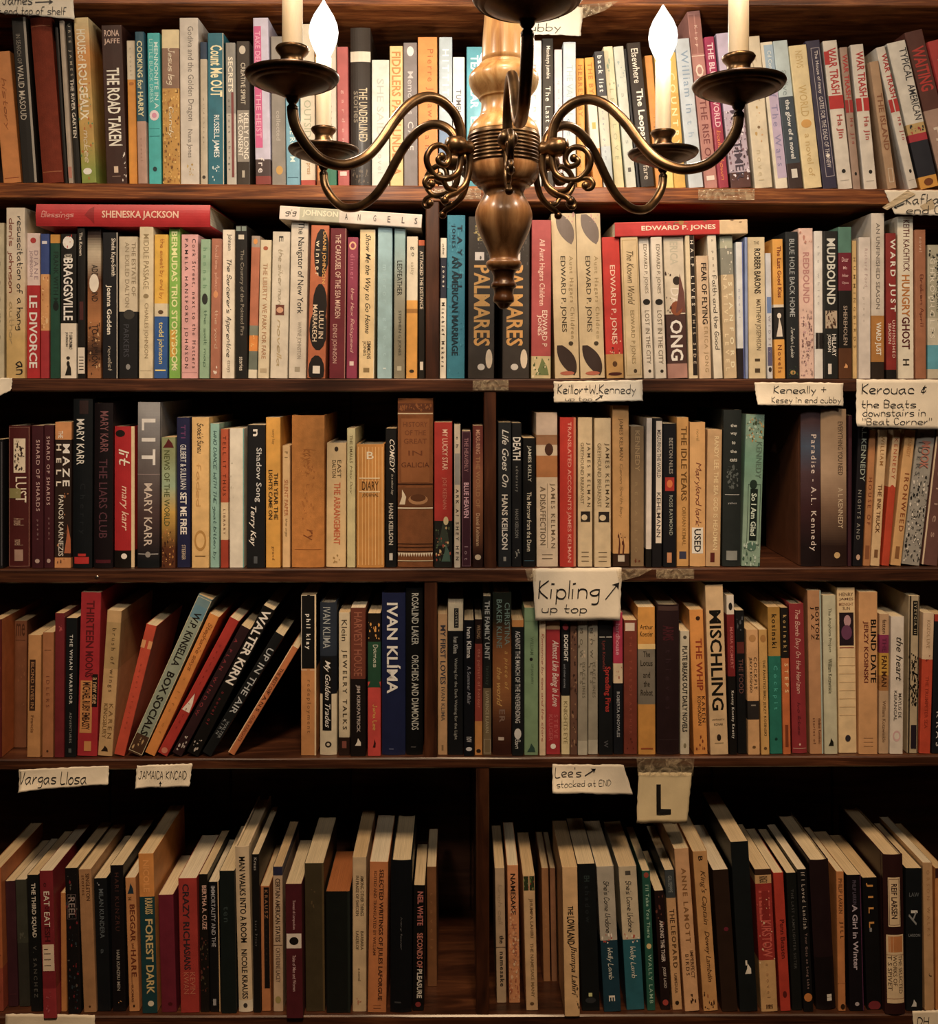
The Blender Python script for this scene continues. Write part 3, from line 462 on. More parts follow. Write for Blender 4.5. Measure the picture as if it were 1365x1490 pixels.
1290 1305 340 1289|8c2622@.94,181412|T .04 .54 .6 .65 f0e4d6 WARD JUST;t .6 .86 .72 .28 e4c8b8 UNFINISHED;t .62 .76 .34 .28 e4c8b8 SEASON|dark red paperback with large white capitals
1307 1330 316 1306|e2ddc9|t .02 .34 .55 .4 6a3020 KEITH KACHTICK;T .36 .62 .5 .5 b8742c HUNGRY;T .62 .82 .5 .5 5a1c1c GHOST;T .88 .92 .5 .4 302820 H|cream paperback reading HUNGRY GHOST
1333 1348 335 1332|a66c4b|c .3 .65 .55 .45 6a2c1c Broken April;t .05 .15 .5 .3 d8b8a0 novel|copper brown paperback
1350 1372 357 1350|b0ae98@.55,c8c4b0@.75,58a8c0@.93,c8c0a8|t .08 .5 .7 .25 3a4038 ISMAIL KADARE;t .1 .7 .3 .3 e4e0d0 CHRONICLES;s .05 .95 .02 .7 2c302c,d8d4c0 30|speckled grey and blue paperback at the right edge
'''
ROW3 = '''
-8 4 640 -8|14161a|r .8 .95 .02 .98 4a4a50|dark book cut by the left frame edge
13 44 620 13 h|4e1d1d|r .25 .8 .09 .33 ddd0b4;s .3 .75 .1 .32 3a2820 22;t .36 .54 .6 .5 e0d4bc LUST;r .02 .6 .44 .51 8a8450;t .65 .7 .5 .5 b89880 A novel;t .8 .84 .5 .4 b89880 novel;r .3 .7 .87 .95 a88878;f .03 .97 .01 .99 9a6c5c|dark red-brown hardback with a white sticker
46 63 620 46|40161f|t .1 .6 .55 .32 c8a8a4 SHARD OF SHARDS;t .66 .8 .5 .15 a08080 poems;e .5 .95 .2 .015 b09890|maroon paperback of spaced white letters, left copy
64 78 619 64|40161f|t .08 .56 .45 .36 c8a8a4 SHARD OF SHARDS;t .65 .8 .5 .15 a08080 poems;e .5 .95 .2 .015 b09890|maroon paperback of spaced white letters, right copy
79 103 615 80|cc8c52@.12,2a1c16@.93,cc8c52|T .06 .11 .35 .28 e4dccc THE;T .15 .44 .7 .42 f0e8da MAZE;T .15 .44 .25 .3 e4dccc HELL;t .5 .92 .4 .3 d8d4c8 PANOS KARNEZIS;v .6 1 .7 .9 b06038;s .2 .9 .45 .98 b87848,5a3424 12|tan and black paperback with large white letters
106 134 581 107 h|101519|t .12 .39 .4 .4 dcdcd4 MARY KARR;r .1 .85 .935 .975 b82420;r .3 .7 .915 .93 b82420;t .5 .8 .5 .35 1c2226 Cherry;r .35 .8 .01 .09 2c1c1c|tall black hardback with a red foot band
137 165 587 138 h|150e12|t .05 .3 .55 .42 7a4c50 MARY KARR;t .34 .82 .5 .45 54303a THE LIARS CLUB;r .1 .9 .95 .97 4c1420|tall black hardback with dull maroon capitals
167 196 621 167 h|ac1b22@.88,15110f|e .3 .05 .25 .025 1c1410;c .16 .28 .5 .55 efe0cc lit;i .42 .74 .5 .45 e8c0a8 mary karr;e .5 .92 .15 .02 e8e0d8;r .85 1 0 1 dcc498|bright red paperback with cream edge and black foot
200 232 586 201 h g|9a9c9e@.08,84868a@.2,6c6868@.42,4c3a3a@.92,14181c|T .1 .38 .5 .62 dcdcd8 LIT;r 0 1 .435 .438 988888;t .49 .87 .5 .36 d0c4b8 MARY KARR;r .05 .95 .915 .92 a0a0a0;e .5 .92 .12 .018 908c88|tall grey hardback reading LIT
235 255 637 235 g|8a9468@.3,96b090@.45,c8a040@.7,5a3018|t .1 .68 .4 .4 4c5428 NEWS OF THE WORLD;v .1 .9 .01 .08 5a1c1c;s .05 .95 .7 .99 a87030,d8a050,3a1c10 20|green and gold paperback reading NEWS OF THE WORLD
258 277 608 257|1f2348|T .05 .14 .5 .35 6a3868 TTI;t .18 .48 .5 .45 d8dce0 GILBERT & SULLIVAN;T .5 .78 .5 .5 f0f0f0 SET ME FREE;t .85 .95 .5 .28 c8b8a0 STEERER|navy paperback reading SET ME FREE
279 304 608 279|e2ba74|c .04 .24 .5 .4 30241a Snook's Sunau;c .3 .6 .4 .3 d0a058 faded;e .5 .82 .35 .07 b88a40;e .5 .82 .25 .05 e2ba74;r .2 .8 .92 .925 6a4c20|golden tan paperback with sketchy lettering
306 319 617 306|8bbcb2|c .05 .95 .5 .5 2a4c4c WHO DANCE WITH THE goat bitten by|pale teal paperback with dark hand lettering
321 332 625 321|ba5430@.53,dcc8a0@.8,a83c24|t .05 .48 .5 .45 5a2414 TELL IT THUS;t .58 .76 .5 .3 6a4028 LIBRARY|narrow brick orange paperback with a cream label
334 355 624 334|e2ddcb|r .93 1 0 1 5aa09c;s .1 .3 .2 .6 c8c4b0 6|blank cream paperback with a teal edge
359 385 619 360|15171b|T .03 .08 .45 .25 e8e4dc n;t .16 .54 .62 .38 ccd0d0 Shadow Song;i .57 .85 .32 .4 e4e8e8 Terry Kay;r .4 .6 .92 .97 50565c|black paperback reading Shadow Song
387 408 608 387|e0a53a|t .08 .18 .5 .25 9a6c20 terry kay;T .37 .68 .7 .28 2c2010 THE YEAR THE;T .35 .68 .32 .28 2c2010 LIGHTS CAME ON;t .86 .95 .5 .25 7a5018 grand|amber yellow paperback with two bold black lines
411 422 649 411|dfba82|t .05 .1 .5 .4 6a4c20 Fl;t .28 .58 .5 .5 b0642c SILENT PAPER;c .6 .75 .5 .35 6a4c28 the age|small tan paperback
425 472 605 425 h c|c07c30|t .2 .5 .5 .1 a8641e FALL;c .22 .3 .5 .5 a8661f kay;s .3 .7 .25 .7 ae6a24 18;c .75 .82 .5 .3 8a4c1c ry;r .1 .9 .88 .883 a8641e|very wide ochre cloth hardback
475 503 645 476 h|e2c38c|e .5 .05 .1 .02 3c2c1c;t .14 .28 .65 .2 4a3820 EAST;t .14 .28 .38 .2 4a3820 DALTON;T .32 .82 .55 .34 cc6a3c THE ARRANGEMENT;s .3 .7 .9 .97 b08c50 8|wide cream paperback with orange title
505 517 624 505|d2c893|t .05 .25 .5 .35 6a5c30 THE SMALLS;c .26 .48 .5 .35 6a5c30 May Day|thin pale khaki paperback
519 559 647 519 h|c88a3a|r .06 .08 .02 .98 e8c480;r .2 .22 .02 .98 e8c480;r .32 .34 .02 .98 e8c480;r .44 .46 .02 .98 e8c480;r .56 .58 .02 .98 e8c480;r .68 .7 .02 .98 e8c480;r .8 .82 .02 .98 e8c480;r .92 .94 .02 .98 e8c480;h .06 .12 .5 .25 e8dcc0 B;r .1 .85 .27 .28 ead0a0;r .1 .85 .38 .39 ead0a0;h .3 .37 .5 .6 5a3c18 DIARY;h .4 .43 .5 .6 5a3c18 JOURNAL|wide ochre hardback with vertical pale stripes
561 577 624 561|0d0e10|i .08 .32 .6 .45 dcd8cc COMEDY;i .33 .48 .6 .28 a8a498 in a minor key;T .54 .84 .5 .4 b8b4a8 HANS KEILSON;r .35 .65 .9 .95 c8c4b8|black paperback reading COMEDY in white italics
579 630 580 579 h c|7c4a24|r 0 1 .03 .08 5a3018;s .05 .95 .035 .075 8a5428 20;r 0 1 .088 .094 cfc0a0;r .1 .9 .12 .5 8a5428;h .14 .17 .5 .7 6a3818 HISTORY;h .19 .22 .5 .6 6a3818 OF THE;h .24 .27 .5 .66 6a3818 GREAT;h .31 .34 .5 .4 6a3818 IN;h .38 .41 .5 .8 5a2c12 GALICIA;r 0 1 .505 .512 3a1c0c;r 0 1 .53 .64 6a4020;v .04 .2 .54 .63 d8ccb0;e .58 .6 .28 .03 a87c50;e .58 .59 .22 .022 5a3418;r 0 1 .647 .655 d8ccb0;r 0 1 .86 .864 3a1c0c;r 0 1 .88 .884 3a1c0c;r 0 1 .905 .909 3a1c0c;z 0 1 .915 .94 e0d4b8;r 0 1 .96 .965 c8b890|thick brown leather hardback with gilt bands
632 658 615 632|b42e26@.68,20201c|t .05 .33 .6 .3 e8c8b0 MY LUCKY STAR;t .38 .6 .55 .28 cc7c68 JOE KEENAN;v .15 .85 .68 .85 3a4438;e .65 .68 .14 .03 d8c898;s .1 .9 .72 .97 5a6a48,d8b878,b84830 22;v .4 .9 .84 .96 4a6a5c|red paperback with a seated figure, reading MY LUCKY STAR
661 670 619 661|dacdb6|r .1 .9 .2 .42 9a9a98;T .08 .16 .5 .4 302820 ch;T .45 .95 .5 .5 3a3024 ARK A? SHEY HEN|thin cream paperback with spaced black letters
672 685 628 672|42202f|t .05 .3 .5 .45 a87c80 THE HEAVENLY;T .38 .64 .5 .55 e0b8c8 BLUE HEAVEN;t .85 .95 .5 .4 a89098 lot;f .02 .98 .005 .995 8a6870|dark plum paperback reading BLUE HEAVEN
688 703 620 688 g|6c3028@.25,9a6040@.6,7a4a2c@.85,2a1210|t .03 .2 .5 .4 c89c80 MEASURING;t .22 .58 .5 .4 b08458 THE WORLD OF;t .62 .85 .5 .35 d8b890 Daniel Kehlmann;e .5 .93 .3 .02 d8c8a8|reddish brown paperback left of the partition
725 744 615 725|24282c|i .05 .45 .55 .5 dcdcd4 Life Goes On;T .5 .88 .5 .45 e4e0d4 HANS KEILSON;r .4 .6 .93 .96 a0a098|charcoal paperback reading Life Goes On
745 759 616 745|16181c|T .1 .26 .5 .8 e4e4dc DEATH;t .3 .48 .5 .35 9a9c98 adversary;t .6 .8 .5 .35 8a8c88 HANS KEILSON;s .2 .8 .88 .94 a8a8a0 8|black paperback reading DEATH
761 779 638 761|0e1013|t .06 .34 .5 .36 ccd0c4 JAMES KELLY;t .42 .88 .5 .36 d4d0bc The Morrow from the Dawn;r .1 .9 .95 .955 3c6070|short black paperback with fine cream title
781 812 601 780|c9b7a6@.145,a07450@.21,d0c0a8@.28,b47844@.42,d8c6aa|e .6 .24 .2 .04 4a2c20;r 0 1 .15 .156 8a6848;t .48 .86 .3 .26 6c5c44 A DISAFFECTION;t .46 .88 .75 .26 6c5c44 JAMES KELMAN;r .5 .52 .46 .88 8a7a5c;r .25 .75 .92 .925 6c5c44;r .25 .75 .945 .95 6c5c44|wide cream paperback reading A DISAFFECTION
815 838 608 815 h|c03226|t .03 .97 .55 .3 e8a494 TRANSLATED ACCOUNTS JAMES KELMAN;r .85 1 0 1 c87c5c|vivid red paperback above the large note
841 862 608 841|dac69e|t .17 .58 .3 .24 7a6a48 GREYHOUND BREAKFAST;t .17 .6 .72 .3 4c3e28 JAMES KELMAN;r .2 .85 .63 .7 2c2420;e .45 .67 .2 .02 dccca8;r .25 .75 .9 .905 5a4a30;r .25 .75 .93 .935 5a4a30;r .25 .75 .96 .965 5a4a30|cream paperback with a small black photo, left copy
865 889 609 865|dac69e|t .17 .6 .3 .24 7a6a48 GREYHOUND BREAKFAST;t .17 .6 .75 .3 4c3e28 JAMES KELMAN;r .25 .9 .63 .7 2c2420;e .5 .67 .2 .02 dccca8;r .25 .75 .9 .905 5a4a30;r .25 .75 .93 .935 5a4a30;r .25 .75 .96 .965 5a4a30|cream paperback with a small black photo, right copy
892 916 591 891|d2a263@.92,3a2418|t .08 .34 .5 .3 7a5c34 JAMES KELMAN;c .36 .7 .5 .3 a07c48 Kieron Smith boy;s .2 .8 .78 .92 5a2c1c 5;v .3 .4 .78 .94 5a2a18;v .55 .65 .8 .94 5a2a18;r .3 .7 .93 .97 c8c0b0|tall golden tan paperback with bare trees at its foot
918 937 621 918|8c7453|t .03 .32 .5 .35 b89c70 KENNEDY;t .4 .9 .4 .2 a08860 RECALLED;s .3 .7 .93 .97 6a3420 4|dull brown paperback
940 948 609 941|e2dad0@.88,1a1814||thin white spine with a dark foot
949 963 609 950|17161a|r .35 .95 .02 .84 e4dccc;t .08 .4 .65 .42 403630 MEASURING THE WORLD;t .5 .8 .65 .42 403630 KEHLMANN|narrow black paperback with a white strip
965 984 617 965|11131a|t .1 .35 .6 .28 a8a498 BEETON NILES;r .15 .85 .375 .47 b02c20;e .5 .42 .22 .028 e07838;t .5 .78 .6 .26 9ca498 ROSS RAYMOND;r .3 .65 .9 .97 c88c60|black paperback with a small red square
985 1002 608 985|ce9c54|T .06 .56 .6 .5 6a4818 THE IDLE YEARS;t .6 .86 .6 .33 8a6428 ORHAN KEMAL;r .2 .8 .9 .95 3a3c54|ochre paperback reading THE IDLE YEARS
1004 1026 615 1004 h|dbac6c|t .05 .13 .5 .2 a88448 novel;c .28 .72 .5 .5 7a3c2c Maryland lark;r .12 .85 .73 .91 e4e4d8;T .74 .9 .48 .45 181410 USED|tan hardback with a white USED sticker
1027 1048 626 1030|c5a274|t .05 .88 .6 .36 e8d4a4 RANDY LEE, THE SEA GOD IS HEADMAN;r .3 .6 .9 .97 5a2018|beige-brown paperback with pale capitals
1051 1077 597 1053 h|252c2c|h .09 .11 .55 .35 d8dcd4 the;h .145 .165 .55 .35 d8dcd4 way;h .2 .22 .55 .2 d8dcd4 to;h .255 .275 .55 .35 d8dcd4 the;h .31 .33 .55 .4 d8dcd4 cats;s .2 .8 .36 .5 5a6464 26;r .1 .9 .54 .544 a8acac;h .59 .605 .5 .5 a8acac yehos;r .2 .8 .9 .96 8a908c|tall dark green-black hardback with small stacked words
1079 1106 604 1086 g|7ca08f@.2,6a9a86@.4,84a491|s .05 .95 .01 .18 3c4c34,b08c50,a8c4b4 30;t .18 .42 .75 .3 5a7868 KENNEDY;r .35 .75 .49 .83 11201c;f .22 .9 .46 .86 1c3028;T .52 .8 .55 .28 c8dcd0 So I Am Glad;e .5 .46 .2 .03 1c3028;e .5 .87 .25 .03 4a7060;s .05 .95 .84 .99 3c5c4c,b0c8bc 14|green hardback leaning right before the gap
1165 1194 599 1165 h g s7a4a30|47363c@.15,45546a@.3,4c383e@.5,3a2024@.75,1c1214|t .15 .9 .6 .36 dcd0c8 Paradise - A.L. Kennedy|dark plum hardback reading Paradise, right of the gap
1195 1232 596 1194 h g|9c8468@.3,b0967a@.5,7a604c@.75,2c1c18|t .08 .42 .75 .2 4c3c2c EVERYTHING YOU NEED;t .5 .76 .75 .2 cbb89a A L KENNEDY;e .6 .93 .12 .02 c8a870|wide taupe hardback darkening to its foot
1234 1239 605 1235|3c1c28||thin plum booklet under the long note
1241 1255 612 1250|15131a|t .02 .42 .6 .5 9aa89c A.L.KENNEDY;t .48 .82 .4 .35 8c8c84 NIGHTS AND;e .5 .94 .2 .02 c8a890|black paperback leaning under the four line note
1256 1266 627 1265|b37a48|t .35 .7 .5 .5 7a3c20 HOUSE OF;r .2 .8 .85 .95 8a5430|narrow brown-orange paperback, leaning
1267 1280 627 1279|dbbb8a|t .04 .26 .5 .4 9a6c30 WILLIAM;T .4 .76 .5 .45 6a4420 THE INK TRUCK;r .3 .7 .88 .94 7a5430|cream-tan paperback reading THE INK TRUCK
1283 1294 627 1300|dcbb8c@.42,c03f1c|t .06 .36 .5 .45 b0542c KENNEDY;e .5 .43 .3 .025 b83c1c|narrow cream over orange-red paperback
1296 1311 627 1318|d4a76a|T .32 .75 .6 .45 8a4c20 IRONWEED;t .05 .2 .5 .35 b07838 KENNEDY;r .3 .7 .86 .95 8a5c30|golden brown leaning paperback reading IRONWEED
1312 1338 624 1336|9c9a92|s .02 .98 .35 .98 1c1c1c,d8d4c8,4c4c48 80;T .1 .3 .55 .5 b87868 MOOK;t .05 .35 .25 .25 6c6c68 RIDERS|grey black-and-white photo paperback
1341 1364 622 1364|6c4842|r 0 .1 0 1 dcc8a8;t .1 .8 .5 .3 b09080 stories|dim brown paperback with pale left edge at the right
'''
